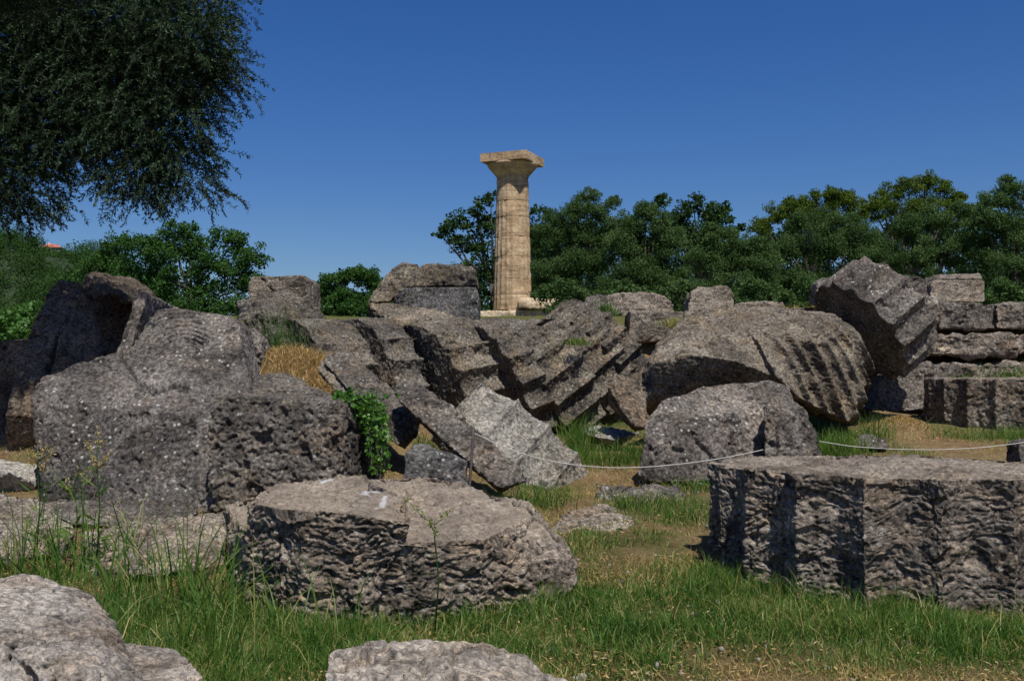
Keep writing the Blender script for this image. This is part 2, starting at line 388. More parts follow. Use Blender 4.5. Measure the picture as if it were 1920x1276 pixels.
def axis_frame(u):
    u = np.asarray(u, float); u /= np.linalg.norm(u)
    n = np.array([u[1], -u[0], 0.0]) if abs(u[2]) < .98 else np.array([1.0, 0, 0])
    n /= np.linalg.norm(n); t = np.cross(n, u)
    return u, n, t      # axis, near-horizontal, up-ish (t)
def drum(C, u, R, H, depth=.05, nf=20, phase=0., cuts=(), taper=0., plain=None, wear=.85):
    """fluted column drum; cuts: [(point, normal)] remove what lies on the normal's side"""
    u, n, t = axis_frame(u)
    if t[2] < 0: t = -t
    m = 9; th = (np.arange(nf * m) / (nf * m)) * 2 * pi
    q = (np.arange(nf * m) % m) / m
    cut = depth * (1 - (2 * q - 1) ** 2)
    if plain is not None:  # worn smooth between these angles (radians, 0 = towards n, pi/2 = up)
        a = (th + phase + pi) % (2 * pi) - pi
        wgt = ss(plain[0] - .25, plain[0] + .1, a) * (1 - ss(plain[1] - .1, plain[1] + .25, a)); cut = cut * (1 - wear * wgt) + depth * .5 * wear * wgt
    rr = R - cut
    rings = []
    for s, rs in ((-.5, 1 + taper), (.5, 1 - taper)):
        c = np.asarray(C) + u * H * s
        rings.append(c + (rr * rs)[:, None] * (np.cos(th + phase)[:, None] * n + np.sin(th + phase)[:, None] * t))
    bm = bmesh.new(); k = len(th)
    a = [bm.verts.new(p) for p in rings[0]]; b = [bm.verts.new(p) for p in rings[1]]
    for i in range(k): bm.faces.new((a[i], a[(i + 1) % k], b[(i + 1) % k], b[i]))
    bm.faces.new(a[::-1]); bm.faces.new(b)
    for pt, nr in cuts:
        g = bm.verts[:] + bm.edges[:] + bm.faces[:]
        bmesh.ops.bisect_plane(bm, geom=g, plane_co=Vector(pt), plane_no=Vector(nr), clear_outer=True)
        ed = [e for e in bm.edges if e.is_boundary]
        if ed: bmesh.ops.holes_fill(bm, edges=ed, sides=0)
    bmesh.ops.recalc_face_normals(bm, faces=bm.faces)
    return bm
def Rdrum(px, py, d, yaw, pitch, R, H, side='l', **k):
    """drum lying down: (px,py,d) is the point of its near flank on the left ('l') or right ('r') rim at axis height"""
    ya, pi_ = radians(yaw), radians(pitch)
    u = np.array([cos(pi_) * cos(ya), cos(pi_) * sin(ya), sin(pi_)]); n = np.array([sin(ya), -cos(ya), 0])
    C = P(px, py, d) - R * n + (u if side == 'l' else -u) * H / 2
    return drum(C, u, R, H, **k)

SEED = [10]
def stone(name, label, pieces, mat, d, cat='stone', group=None, vox=None, smooth=3, big=.035, mid=.014, small=.006, strata=0., pits=.010, pitf=16, mode='', attrs=None, post=None, seed=None):
    SEED[0] += 1; seed = SEED[0] if seed is None else seed
    bm = bmesh.new(); tmp = bpy.data.meshes.new('t')
    for p in pieces:
        p.to_mesh(tmp); bm.from_mesh(tmp); p.free()
    bmesh.ops.triangulate(bm, faces=bm.faces)
    bm.to_mesh(tmp); bm.free()
    o = bpy.data.objects.new('tmp', tmp); COL.objects.link(o)
    vx = vox or max(.0052, 1.15 * d / 1013)
    smooth = smooth if d < 6 else max(1, smooth - 1) if d < 11 else 1
    r = o.modifiers.new('r', 'REMESH'); r.mode = 'VOXEL'; r.voxel_size = vx; r.adaptivity = 0
    if smooth:
        s = o.modifiers.new('s', 'SMOOTH'); s.iterations = smooth; s.factor = .5
    dg = bpy.context.evaluated_depsgraph_get(); ev = o.evaluated_get(dg)
    m = bpy.data.meshes.new_from_object(ev, depsgraph=dg)
    bpy.data.objects.remove(o); bpy.data.meshes.remove(tmp)
    n = len(m.vertices); V = np.empty(n * 3, np.float32); m.vertices.foreach_get('co', V); V = V.reshape(-1, 3)
    N = np.empty(n * 3, np.float32); m.vertex_normals.foreach_get('vector', N); N = N.reshape(-1, 3)
    D = np.zeros(n, np.float32)
    if big: D += big * (fbm(V * 1.9, 3, seed) - .1)
    if mid: D += mid * fbm(V * 7.3, 3, seed + 40)
    if small: D += small * fbm(V * 27, 2, seed + 80)
    if strata:
        Q = V * np.array([6.5, 6.5, 34], np.float32) + (fbm(V * 3.0, 2, seed + 7) * 1.5)[:, None] * np.array([0, 0, 1], np.float32)
        side = 1 - ss(.55, .9, N[:, 2])
        a = fbm(Q, 3, seed + 90); msk = .25 + .75 * ss(-.35, .3, fbm(V * 2.6, 2, seed + 95))
        D += strata * .8 * (a - .45 * np.abs(a)) * side * msk
    if pits and mode == 'sparse':
        g = V @ _ROT[1]
        D -= pits * (ss(.30, .45, noise(g * pitf, seed + 60)) + 1.8 * ss(.48, .6, noise(g * pitf * .5, seed + 61)) + .5 * ss(.25, .4, noise(g * pitf * 2.2, seed + 62)))
    elif pits and mode == 'bed':       # flattened pores along the bedding
        W = V * np.array([.78, .78, 1.3], np.float32); W = W + .05 * np.stack([fbm(V * 5, 2, seed), fbm(V * 5, 2, seed + 1), fbm(V * 5, 2, seed + 2)], 1)
        a = noise(W * pitf, seed + 60); b = noise(W * pitf * .36 + 9, seed + 70); c = noise(W * pitf * 1.9, seed + 75)
        side = 1 - .8 * ss(.6, .9, N[:, 2]); ms = .45 + .55 * ss(-.3, .3, fbm(V * 1.9, 2, seed + 3))
        up = ss(.75, .93, N[:, 2]); q = fbm(V * np.array([1.7, 3.2, 1], np.float32), 3, seed + 21)
        D -= up * (.016 * (ss(-.02, .01, q) + ss(.26, .29, q) + ss(-.32, -.29, q)) + .010 * ss(.3, .5, noise(V * 15, seed + 33)) + .006 * np.abs(noise(V * 6, seed + 34)))
        D -= pits * side * ms * (ss(.05, .42, a) + 3.0 * ss(.34, .58, b) + .6 * ss(.05, .4, c) - .25 * ss(-.1, -.5, a))
    elif pits:
        a = noise(V * pitf @ _ROT[1], seed + 60); b = noise(V * pitf * .45 @ _ROT[2], seed + 70)
        c = noise(V * pitf * 2.3 @ _ROT[3], seed + 75)
        D -= pits * ss(.2, .5, a) + pits * 2.0 * ss(.42, .66, b) + pits * .55 * ss(.15, .45, c)
    V2 = V + N * D[:, None]
    if post is not None: V2 = post(V2, N)
    V2, base = rebase(V2)
    m.vertices.foreach_set('co', V2.astype(np.float32).ravel())
    if attrs:
        for an, fn in attrs.items():
            a = m.attributes.new(an, 'FLOAT', 'POINT'); a.data.foreach_set('value', fn(V2 + base, N).astype(np.float32))
    m.update(); m.polygons.foreach_set('use_smooth', np.ones(len(m.polygons), bool)); m.name = name
    ob = link(name, m, mat, loc=base)
    return tag(ob, label, cat, group)

GF = 'fallen drums of the toppled column'
GS = 'loose stones on the grass'
GB = 'blocks of the temple steps'
# ---------------------------------------------------------------- foreground
# centre front drum, lying flat, broken top
c1 = P(768, 1000, 6.15); c1[2] = .2
def bare_attr(V, N): return ss(.55, .85, N[:, 2]) * ss(.24, .36, V[:, 2]) * .92
def chalk_attr(V, N):
    r = np.zeros(len(V))
    for px, py, sx, sy in ((612, 906, 20, 4), (650, 922, 36, 4), (700, 936, 22, 7), (716, 950, 10, 9)):
        # footprint of each chalky splash on the top surface
        d = 1.25 * F / 1; p = P(px, py, 1.0); k = (.50 - 1.25) / (p[2] - 1.25); q = EYE + (p - EYE) * k
        s1 = sx * k / F * .8; s2 = sy * k * k / F / .75
        r = np.maximum(r, np.exp(-((V[:, 0] - q[0]) / s1) ** 2 - ((V[:, 1] - q[1]) / s2) ** 2))
    nz = fbm(V * 14, 3, 4)
    return ss(.35, .75, r + .5 * nz) * (r > .1) * ss(.2, .5, N[:, 2])
stone('broken_column_drum', 'wide flat drum with bare tan top and chalky white splashes, front centre',
      [drum((c1[0] + .03, 6.05, .20), (0, -0.045, 1), 1.08, .50, depth=.03, phase=.1,
            cuts=[((.155, 5.88, .42), (.8, .42, .40)), ((-.12, 5.12, .42), (.75, -.3, .42))]),
       hullpts([P(456, 948, 5.6), P(484, 945, 5.25), P(560, 955, 4.98), P(640, 960, 4.92), P(712, 972, 4.90), P(775, 975, 5.0), P(760, 935, 5.6), P(706, 905, 6.3), P(640, 889, 6.9), P(520, 902, 6.5), P(470, 1080, 5.4), P(560, 1170, 4.98), P(700, 1175, 4.92), P(735, 1080, 5.4), P(540, 1080, 6.6)]),
       hullpts([P(930, 1010, 5.35), P(1005, 960, 5.75), P(1030, 985, 5.75), P(1060, 1010, 5.6), P(1086, 1060, 5.5), P(1080, 1105, 5.4), P(1000, 1140, 5.2), P(930, 1140, 5.2), P(1000, 990, 6.4), P(1080, 1050, 6.2), P(1020, 1060, 6.5), P(900, 1080, 6.5)]),
       hull([(452, 960, 6.0), (500, 930, 6.2), (540, 960, 5.6), (530, 1100, 5.4), (455, 1090, 5.8)], .8)],
      M_FRONT, 5.4, 'column drum', big=.04, mid=.012, small=.004, strata=.010, pits=.014, pitf=30, mode='bed', vox=.005, smooth=2,
      attrs={'bare': bare_attr, 'chalk': chalk_attr})
# right front drum
c2 = P(1690, 1000, 6.15)
stone('fluted_column_drum', 'large upright fluted drum with deeply pitted flank, front right, cut by the frame',
      [drum((c2[0], 6.15, .315), (0.012, .032, 1), 1.15, .70, depth=.085, phase=.52, plain=(-2.2, .45), wear=.97)],
      M_FRONT, 5.2, 'column drum', big=.028, mid=.010, small=.004, strata=.006, pits=.016, pitf=28, mode='bed', vox=.005, smooth=2,
      attrs={'bare': lambda V, N: ss(.6, .9, N[:, 2]) * .45 * (V[:, 2] > .45)})  # top painted lighter as sunlit, through the bare-stone mask
# bottom left pale rock
stone('pale_rock', 'pale pitted limestone slab sloping towards the camera in the bottom left corner',
      [hullpts([P(225, 1200, 3.9), P(330, 1212, 3.8), P(385, 1262, 3.5), P(380, 1320, 3.3), P(230, 1310, 3.2), P(240, 1400, 3.6), P(380, 1400, 3.6)]),
       hullpts([P(-200, 1105, 4.2), P(45, 1076, 4.1), P(160, 1106, 4.0), P(212, 1160, 3.8), P(244, 1220, 3.6), P(280, 1300, 3.3), P(-120, 1160, 3.4), P(60, 1200, 3.3), P(180, 1260, 3.15),
                P(-200, 1500, 4.2), P(180, 1400, 4.0), P(270, 1500, 3.3), P(-160, 1500, 3.0), P(180, 1500, 3.0)])],
      M_PALE, 3.6, group=GS, big=.015, mid=.006, small=.0025, pits=.020, pitf=24, mode='sparse', vox=.005)
# bottom centre pitted rock
stone('pitted_rock', 'knobbly pitted grey rock cut off by the bottom edge of the photo',
      [hullpts([P(600, 1270, 3.4), P(616, 1228, 3.6), P(685, 1200, 3.75), P(830, 1216, 3.75), P(900, 1213, 3.8), P(985, 1232, 3.7), P(1060, 1285, 3.4), P(1075, 1330, 3.2),
                P(600, 1500, 3.3), P(660, 1330, 3.0), P(900, 1310, 3.0), P(1000, 1340, 3.0), P(1080, 1500, 3.3), P(700, 1400, 4.1), P(950, 1400, 4.1)])],
      M_PALE, 3.4, group=GS, big=.03, mid=.024, small=.004, pits=.030, pitf=19, mode='sparse', vox=.005)
# slabs in the left foreground grass
stone('flat_slab', 'long low slab half hidden in tall grass in front of the big lichen-dotted boulder',
      [hullpts([P(60, 942, 7.6), P(150, 936, 7.7), P(355, 940, 7.8), P(372, 958, 7.6), P(350, 980, 7.2), P(60, 982, 7.0), P(60, 1010, 7.2), P(360, 1010, 7.4)])],
      M_GREY, 7.4, group=GS, big=.03, mid=.02, strata=.01)
stone('tilted_slab', 'brownish broken slab with a ragged raised lip, among tall grass at left',
      [hullpts([P(150, 1000, 6.6), P(250, 978, 6.8), P(425, 960, 6.8), P(430, 992, 6.5), P(420, 1055, 5.9), P(250, 1075, 5.7), P(180, 1060, 6.0), P(160, 1120, 6.0), P(420, 1110, 5.9)]),
       hullpts([P(280, 980, 6.9), P(425, 962, 7.0), P(435, 985, 6.8), P(300, 1000, 6.6), P(300, 1040, 6.8), P(430, 1030, 6.8)])],
      M_BED, 6.2, group=GS, big=.03, mid=.02, strata=.014)
stone('small_slab', 'grey bedded slab in the grass at the far left edge, below the shaded stones',
      [hullpts([P(-120, 940, 7.0), P(0, 925, 7.3), P(75, 938, 7.2), P(140, 985, 6.8), P(120, 1035, 6.3), P(-100, 1060, 6.0), P(-60, 1100, 6.2), P(120, 1080, 6.4)])],
      M_BED, 6.8, group=GS, big=.03, mid=.02, strata=.02)
stone('low_block', 'low block with a bare sunlit top at the left edge beside the big boulder',
      [hull([(-90, 930, 8.6), (-90, 872, 8.6), (20, 885, 8.4), (66, 905, 8.5), (62, 935, 8.6)], .8, .95), hullpts([P(-90, 872, 8.7), P(-40, 856, 9.3), P(62, 868, 9.2), P(68, 900, 8.6), P(20, 885, 8.5), P(0, 940, 8.8), P(60, 940, 8.8)])],
      M_LGREY, 8.6, group=GS, big=.02)

# ---------------------------------------------------------------- left middle
def cracks(lines, depth=.05, wid=.012):
    def f(V, N):
        dd = np.full(len(V), 9.)
        W = V - EYE; px = 960 + F * W[:, 0] / (W @ FW); py = 638 - F * (W @ UP) / (W @ FW)
        wob = 5 * noise(V * 9, 3)
        for ln in lines:
            for (x0, y0), (x1, y1) in zip(ln[:-1], ln[1:]):
                L2 = (x1 - x0) ** 2 + (y1 - y0) ** 2
                t = np.clip(((px - x0) * (x1 - x0) + (py - y0) * (y1 - y0)) / L2, 0, 1)
                dd = np.minimum(dd, np.hypot(px + wob - x0 - t * (x1 - x0), py + wob - y0 - t * (y1 - y0)) / F * W[:, 1])
        k = np.exp(-(dd / wid) ** 2) * (N[:, 1] < .2)
        return V - N * (depth * k)[:, None]
    return f
stone('lichen_boulder', 'huge grey boulder covered in white lichen dots, split by a crack',
      [hull([(55, 745, 8.5), (62, 722, 8.6), (78, 706, 8.7), (215, 662, 9.0), (262, 642, 9.15), (330, 655, 9.1), (348, 690, 8.9), (405, 705, 8.7), (470, 735, 8.5), (415, 790, 8.15), (400, 960, 7.9), (230, 970, 7.95), (80, 960, 8.2), (62, 850, 8.4)], .65, .86)],
      M_GREY, 8.3, 'boulder', big=.03, mid=.006, small=.004, pits=.012, pitf=20, mode='sparse', smooth=4, post=cracks([[(222, 655), (240, 690), (262, 722), (300, 735), (345, 722)], [(285, 738), (335, 720)]], .06, .014))
def rings(V, N):
    W = V - EYE; px = 960 + F * W[:, 0] / (W @ FW); py = 638 - F * (W @ UP) / (W @ FW)
    r = np.hypot(px - 345, (py - 705) * .95) + 1.5 * noise(V * 8, 2)
    k = ss(.1, .8, np.sin(r * 2 * pi / 8.0 + noise(V * 3, 4))) * ss(58, 66, r) * ss(126, 118, r) * ss(395, 365, px) * ss(690, 665, py)
    return V - N * (.030 * k * (.5 + ss(-.4, .3, noise(V * 3.3, 6))))[:, None]
stone('fallen_capital', 'toppled column capital with concentric ring grooves behind the lichen-dotted boulder',
      [hull([(246, 655, 9.5), (264, 612, 9.8), (296, 579, 10.1), (330, 575, 10.2), (374, 600, 10.0), (400, 598, 9.7), (432, 593, 9.6), (448, 612, 9.45), (466, 700, 9.1), (474, 745, 9.0), (330, 770, 8.9), (250, 720, 9.2)], .6, .9)],
      M_GREY, 9.4, 'capital', big=.01, mid=.005, small=.004, pits=.008, mode='sparse', smooth=2, vox=.0095,
      post=rings)
stone('square_slab', 'thin square slab standing on edge behind the ringed capital',
      [hullpts([P(211, 680, 9.5), P(260, 546, 9.8), P(277, 549, 9.75), P(236, 682, 9.45), P(338, 581, 11.0), P(322, 577, 11.1), P(310, 700, 10.8), P(295, 700, 10.9)])],
      M_GREY, 10.2, group='slabs leaning at the left', big=.012, mid=.008, pits=.004, smooth=2)
stone('capping_rock', 'rounded brown rock with a sunlit crest over a dark hollow, highest of the left pile',
      [hullpts([P(150, 548, 11.1), P(160, 516, 11.2), P(178, 508, 11.4), P(216, 516, 11.6), P(245, 520, 11.8), P(285, 552, 11.5), P(300, 566, 11.8), P(170, 525, 13), P(290, 560, 13), P(258, 572, 10.9), P(215, 548, 10.8), P(170, 560, 11.0), P(200, 560, 12.2), P(280, 570, 12.2)]),  # rear points added so the cap shades the hollow
       hullpts([P(150, 550, 12.2), P(280, 560, 12.1), P(290, 680, 12.0), P(150, 690, 12.0), P(150, 550, 12.8), P(280, 560, 12.8), P(290, 690, 12.8), P(150, 690, 12.8)])],  # added dark back wall, giving the hollow its shaded look
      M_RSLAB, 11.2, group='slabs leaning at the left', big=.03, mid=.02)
stone('leaning_slab', 'tall dark slab leaning in the shade of the olive tree at the far left',
      [hullpts([P(8, 778, 9.6), P(30, 700, 9.9), P(72, 592, 10.5), P(92, 540, 10.9), P(112, 527, 11.0), P(146, 530, 11.0), P(165, 560, 11.0), P(205, 655, 10.6), P(120, 690, 10.2), P(75, 760, 9.7), P(60, 780, 9.6),
                P(12, 870, 9.9), P(62, 870, 9.9), P(120, 540, 11.6), P(60, 800, 11), P(180, 640, 11.4)])],
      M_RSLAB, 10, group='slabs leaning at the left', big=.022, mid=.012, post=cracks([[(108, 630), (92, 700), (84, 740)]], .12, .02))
stone('shaded_block', 'black-looking shaded block at the left frame edge behind the leaning slab',
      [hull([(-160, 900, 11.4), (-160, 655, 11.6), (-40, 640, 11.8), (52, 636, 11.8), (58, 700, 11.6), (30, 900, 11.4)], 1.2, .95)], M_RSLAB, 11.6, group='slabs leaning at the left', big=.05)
# big block M3
stone('square_block', 'rough squared block with a green vine hanging over its right end',
      [hull([(388, 960, 7.7), (392, 780, 7.8), (400, 744, 7.85), (440, 738, 7.9), (640, 756, 7.85), (646, 800, 7.8), (640, 930, 7.75)], .85, .99, dx=.22, dz=-.02),
       hullpts([P(600, 748, 8.0), P(640, 750, 7.95), P(688, 765, 8.35), P(694, 800, 8.35), P(690, 920, 8.3), P(640, 930, 7.8), P(560, 742, 8.7), P(640, 746, 8.8), P(600, 930, 8.8)])],
      M_GREY2, 7.9, big=.016, mid=.016, small=.008, pits=.022, pitf=16, smooth=2)
stone('worn_slab', 'flat sunlit slab lying behind the vine-covered block beside the orange dry grass',
      [hullpts([P(466, 745, 8.8), P(472, 700, 9.8), P(532, 697, 10.0), P(565, 708, 9.8), P(605, 738, 9.2), P(655, 756, 8.9), P(470, 800, 8.8), P(640, 800, 8.9), P(600, 760, 9.6), P(480, 760, 10)])],
      M_BROWN, 9.2, big=.02)
stone('narrow_stone', 'narrow upright eroded stone wedged behind the ringed capital',
      [hull([(438, 720, 10.6), (440, 615, 10.7), (466, 612, 10.7), (485, 630, 10.6), (490, 655, 10.5), (486, 720, 10.5)], .5)], M_GREY, 10.6, big=.03, mid=.025, pits=.02)

# leaning slabs centre-left
stone('leaning_stone_beam', 'long squared stone leaning down to the right from the orange dry grass',
      [hullpts([P(606, 678, 9.9), P(614, 664, 10.0), P(640, 652, 10.3), P(655, 658, 10.3), P(745, 738, 9.7), P(788, 788, 9.3), P(690, 768, 9.2), P(650, 730, 9.5),
                P(700, 800, 9.3), P(745, 836, 9.1), P(782, 812, 9.3), P(640, 720, 10.2), P(660, 690, 10.5), P(760, 840, 9.6)])],
      M_BROWN, 9.6, group='slabs leaning in the middle', big=.016, mid=.01, smooth=2)
stone('thin_leaning_slab', 'thin dark-bellied slab fragment tucked left of the long squared stone',
      [hullpts([P(594, 690, 9.9), P(602, 674, 10.0), P(616, 684, 9.9), P(655, 728, 9.6), P(672, 752, 9.4), P(640, 748, 9.5), P(600, 705, 9.9), P(650, 735, 9.8), P(612, 690, 10.2), P(675, 765, 9.6)])],
      M_BROWN, 9.6, group='slabs leaning in the middle', big=.01, mid=.01)
stone('cleft_stone_beam', 'narrow rough stone beam leaning against the fluted block, crossing behind the iron post',
      [hullpts([P(738, 738, 9.15), P(743, 722, 9.2), P(768, 708, 9.4), P(797, 722, 9.4), P(860, 772, 8.95), P(985, 888, 8.2), P(992, 900, 8.1), P(935, 915, 8.0), P(800, 800, 8.7), P(745, 748, 9.0),
                P(940, 922, 8.25), P(800, 806, 8.95), P(770, 735, 9.5)])],
      M_GREY2, 9, group='slabs leaning in the middle', big=.014, mid=.014, small=.008, pits=.016, smooth=2, vox=.0095)
# fluted wedge M8
A8 = P(905, 712, 9.7); B8 = P(1100, 892, 8.9)
ax8 = P(850, 768, 9.2) - P(905, 712, 9.75); 
def m8():
    # part of a drum: flutes run across the slab, from upper right to lower left
    a = P(908, 710, 9.75); b = P(850, 768, 9.35); c = P(1135, 900, 9.7); d = P(1000, 905, 8.45)
    u = (b - a); L = np.linalg.norm(u); u = u / L
    w_ = (c - a); w_ = w_ - u * (w_ @ u); W = np.linalg.norm(w_); w_ = w_ / W
    nn = np.cross(u, w_); nn = nn if nn[1] < 0 else -nn
    nfl = 4; m = 16; pts = []
    L2 = L * 1.75
    bm = bmesh.new(); rows = []
    for i in range(nfl * m + 1):
        s = i / (nfl * m); q = (i % m) / m
        bow = .15 * (1 - (2 * s - 1) ** 2); dep = .075 * (1 - abs(2 * q - 1) ** 3)
        p = a + w_ * W * s + nn * (bow - dep)
        rows.append((p, p + u * (L if s < .15 else L + (L2 - L) * min(1, (s - .15) / .35)), a + w_ * W * s * .97 - nn * .42 + w_ * .01, a + w_ * W * s * .97 - nn * .42 + u * L * 1.2))
    vs = [[bm.verts.new(x) for x in r] for r in rows]
    for r0, r1 in zip(vs[:-1], vs[1:]):
        for (x, y) in ((0, 1), (1, 3), (3, 2), (2, 0)): bm.faces.new((r0[x], r0[y], r1[y], r1[x]))
    bm.faces.new([vs[0][k] for k in (0, 2, 3, 1)]); bm.faces.new([vs[-1][k] for k in (0, 1, 3, 2)])
    bmesh.ops.recalc_face_normals(bm, faces=bm.faces); return bm
stone('fluted_block', 'pale fluted wedge of a drum leaning behind the white rope, flutes crossing it',
      [m8()], M_WEDGE, 9.2, 'column drum', big=.01, mid=.006, small=.004, pits=.006, smooth=1)
stone('small_block', 'small squared block standing in the grass left of the iron post',
      [hull([(752, 920, 7.95), (760, 850, 8.0), (772, 838, 8.15), (790, 838, 8.2), (872, 868, 8.0), (878, 915, 7.9)], .4, .95)], M_SLATE, 8, group=GS, big=.015, mid=.01)

# ---------------------------------------------------------------- fallen drums row
dk = dict(big=.013, mid=.008, small=.006, pits=.010, smooth=1, vox=.0115)
stone('eroded_drum', 'heavily eroded drum stub at the left end of the toppled row, over dry grass',
      [hull([(452, 640, 12.2), (458, 585, 12.3), (478, 560, 12.5), (520, 545, 12.8), (572, 560, 12.9), (600, 600, 12.7), (600, 650, 12.5), (572, 690, 12.2), (545, 700, 12.1), (520, 640, 11.9), (520, 590, 12.0), (480, 720, 12.3)], 1.1, .9)],
      M_BROWN, 12.4, 'column drum', GF, big=.07, mid=.03, pits=.02)
stone('toppled_drum', 'second drum of the toppled row, with one deep flute shadow above the leaning beam',
      [Rdrum(752, 745, 11.9, 38, 1, 1.0, .95, 'r', depth=.10, phase=.10, plain=(.75, 2.4)),
       ], M_BROWN, 12.2, 'column drum', GF, **dk)
stone('toppled_drum', 'thin third drum slice of the toppled row, below the stacked grey blocks',
      [Rdrum(810, 748, 11.75, 40, 3, 1.04, .42, 'r', depth=.11, phase=.16, plain=(.95, 2.4))], M_BROWN, 12, 'column drum', GF, **dk)
stone('toppled_drum', 'fourth drum of the toppled row, showing its dark end face towards the camera',
      [Rdrum(880, 752, 11.7, 43, 9, .98, .80, 'l', depth=.105, phase=.06, plain=(1.0, 2.4))], M_BROWN, 12, 'column drum', GF, **dk)
stone('toppled_drum', 'fifth drum of the toppled row, a narrow slice with steep flutes',
      [Rdrum(992, 750, 11.85, 29, 19, 1.06, .35, 'l', depth=.105, phase=.2, plain=(1.1, 2.4), cuts=[(P(960, 606, 12.6), (-.1, 0, 1))])], M_BROWN, 12, 'column drum', GF, **dk)
stone('toppled_drum', 'sixth drum of the toppled row, with parallel slanting flutes above the green tuft',
      [Rdrum(1050, 766, 12.05, 35, 31, .95, .70, 'l', depth=.105, phase=.05, plain=(1.25, 2.4), cuts=[(P(1010, 612, 12.9), (-.15, 0, 1))])], M_BROWN, 12, 'column drum', GF, **dk)
stone('toppled_drum', 'seventh drum of the toppled row, resting higher and behind the sixth',
      [Rdrum(1128, 735, 13.0, 32, 35, 1.0, .68, 'l', depth=.105, phase=.25, plain=(1.3, 2.4), cuts=[(P(1050, 590, 13.4), (-.5, 0, .85))])], M_BROWN, 12, 'column drum', GF, **dk)
stone('toppled_drum', 'last drum of the toppled row, its flutes running down towards the small leaning stone',
      [Rdrum(1175, 700, 13.2, 32, 37, .98, .45, 'l', depth=.095, phase=.15, plain=(1.3, 2.4))], M_BROWN, 12, 'column drum', GF, **dk)
# rubble bridging between
stone('broken_ledge', 'low ragged ledge of stone right under the stacked grey blocks',
      [hullpts([P(690, 570, 13.2), P(735, 566, 13.4), P(790, 601, 12.8), P(900, 602, 12.9), P(905, 616, 12.6), P(800, 625, 12.2), P(770, 640, 12.2), P(700, 640, 13.5), P(900, 660, 13.4), P(700, 600, 14)])],
      M_BROWN, 12.6, big=.03, mid=.02)
stone('buried_stone', 'dark low stone between the toppled row and the bright column base',
      [hullpts([P(880, 598, 14.5), P(1000, 597, 14.7), P(1040, 602, 14.5), P(1060, 640, 13.8), P(960, 650, 13.5), P(890, 640, 13.6), P(900, 700, 15), P(1060, 700, 15)])], M_GREY2, 14, big=.025, mid=.02)

# ---------------------------------------------------------------- stack behind
stone('stacked_block', 'grey curved-face block directly under the lumpy one, left of the standing column',
      [hull([(737, 590, 14.3), (739, 556, 14.2), (748, 543, 14.1), (775, 538, 13.9), (893, 538, 13.9), (899, 560, 13.95), (898, 604, 13.95), (830, 604, 13.8), (770, 604, 13.9)], 1.2, .97)], M_SLATE, 13.9, group='stacked blocks left of the column', big=.006, mid=.005, small=.003, pits=.005, vox=.013, strata=.006, smooth=1)
stone('stacked_block', 'lumpy topmost block of the stack left of the standing column',
      [hull([(764, 537, 14.2), (774, 502, 14.3), (796, 496, 14.3), (885, 498, 14.2), (893, 508, 14.1), (895, 537, 14.1)], .9, .95)], M_BROWN, 14.1, group='stacked blocks left of the column', big=.035, mid=.025, strata=.01)
stone('propped_slab', 'rough slab propped diagonally against the stacked blocks, dark hollow beneath it',
      [hullpts([P(690, 566, 14.4), P(700, 548, 14.5), P(735, 503, 14.5), P(755, 491, 14.5), P(782, 494, 14.5), P(790, 512, 14.4), P(762, 540, 14.3), P(735, 566, 14.3), P(700, 570, 14.9), P(760, 495, 15.1), P(785, 505, 15.1), P(740, 560, 15)])],
      M_BROWN, 14.3, big=.03, mid=.02)
stone('squared_block', 'squared cracked block on top of the eroded drum stub, against the dark oak',
      [hull([(465, 575, 14.8), (466, 530, 14.9), (472, 518, 14.9), (570, 516, 14.9), (581, 526, 15.1), (582, 575, 15.0)], .9, .97)], M_WALL, 14.9, big=.006, mid=.006, small=.003, pits=.006, vox=.013, strata=.006, post=cracks([[(488, 518), (500, 535), (515, 548)]], .05, .018))
stone('corner_block', 'small squared block end showing left of the eroded drum stub',
      [hull([(442, 600, 13.6), (444, 563, 13.7), (478, 560, 13.7), (478, 600, 13.6)], .8, .96)], M_SLATE, 13.7, big=.01)

# ---------------------------------------------------------------- middle right
def bigdrum():
    R = 1.12
    C = P(1420, 655, 11.6)
    u = np.array([.42, .62, .66])
    return C, u, R
Cb, ub, Rb = bigdrum()
def giant_post(V, N):
    # flutes on the right flank, deepening downwards; they lean a little to the left
    O = P(1550, 700, 11.0)
    l = np.array([.97, .12, .22]); l /= np.linalg.norm(l); q0 = (V - O) @ l
    q0 = q0 + .06 * fbm(V * 1.1, 2, 8)
    q = (q0 / .205) % 1; dep = 1 - np.abs(2 * q - 1) ** 2.2
    z0 = P(1550, 650, 11.0)[2]
    cell = noise(np.stack([np.floor(q0 / .205) * 3.7, 0 * q0, 0 * q0 + .4], 1), 5)
    m = ss(-.60, -.45, q0) * ss(.24, -.12, V[:, 2] - z0 + .25 * cell + .08 * noise(V * 3, 12)) * (N[:, 1] < .5)
    return V - np.array([.10, -.96, -.1]) * (.20 * np.clip(1.1 + .5 * cell, .7, 1.5) * dep * m)[:, None]
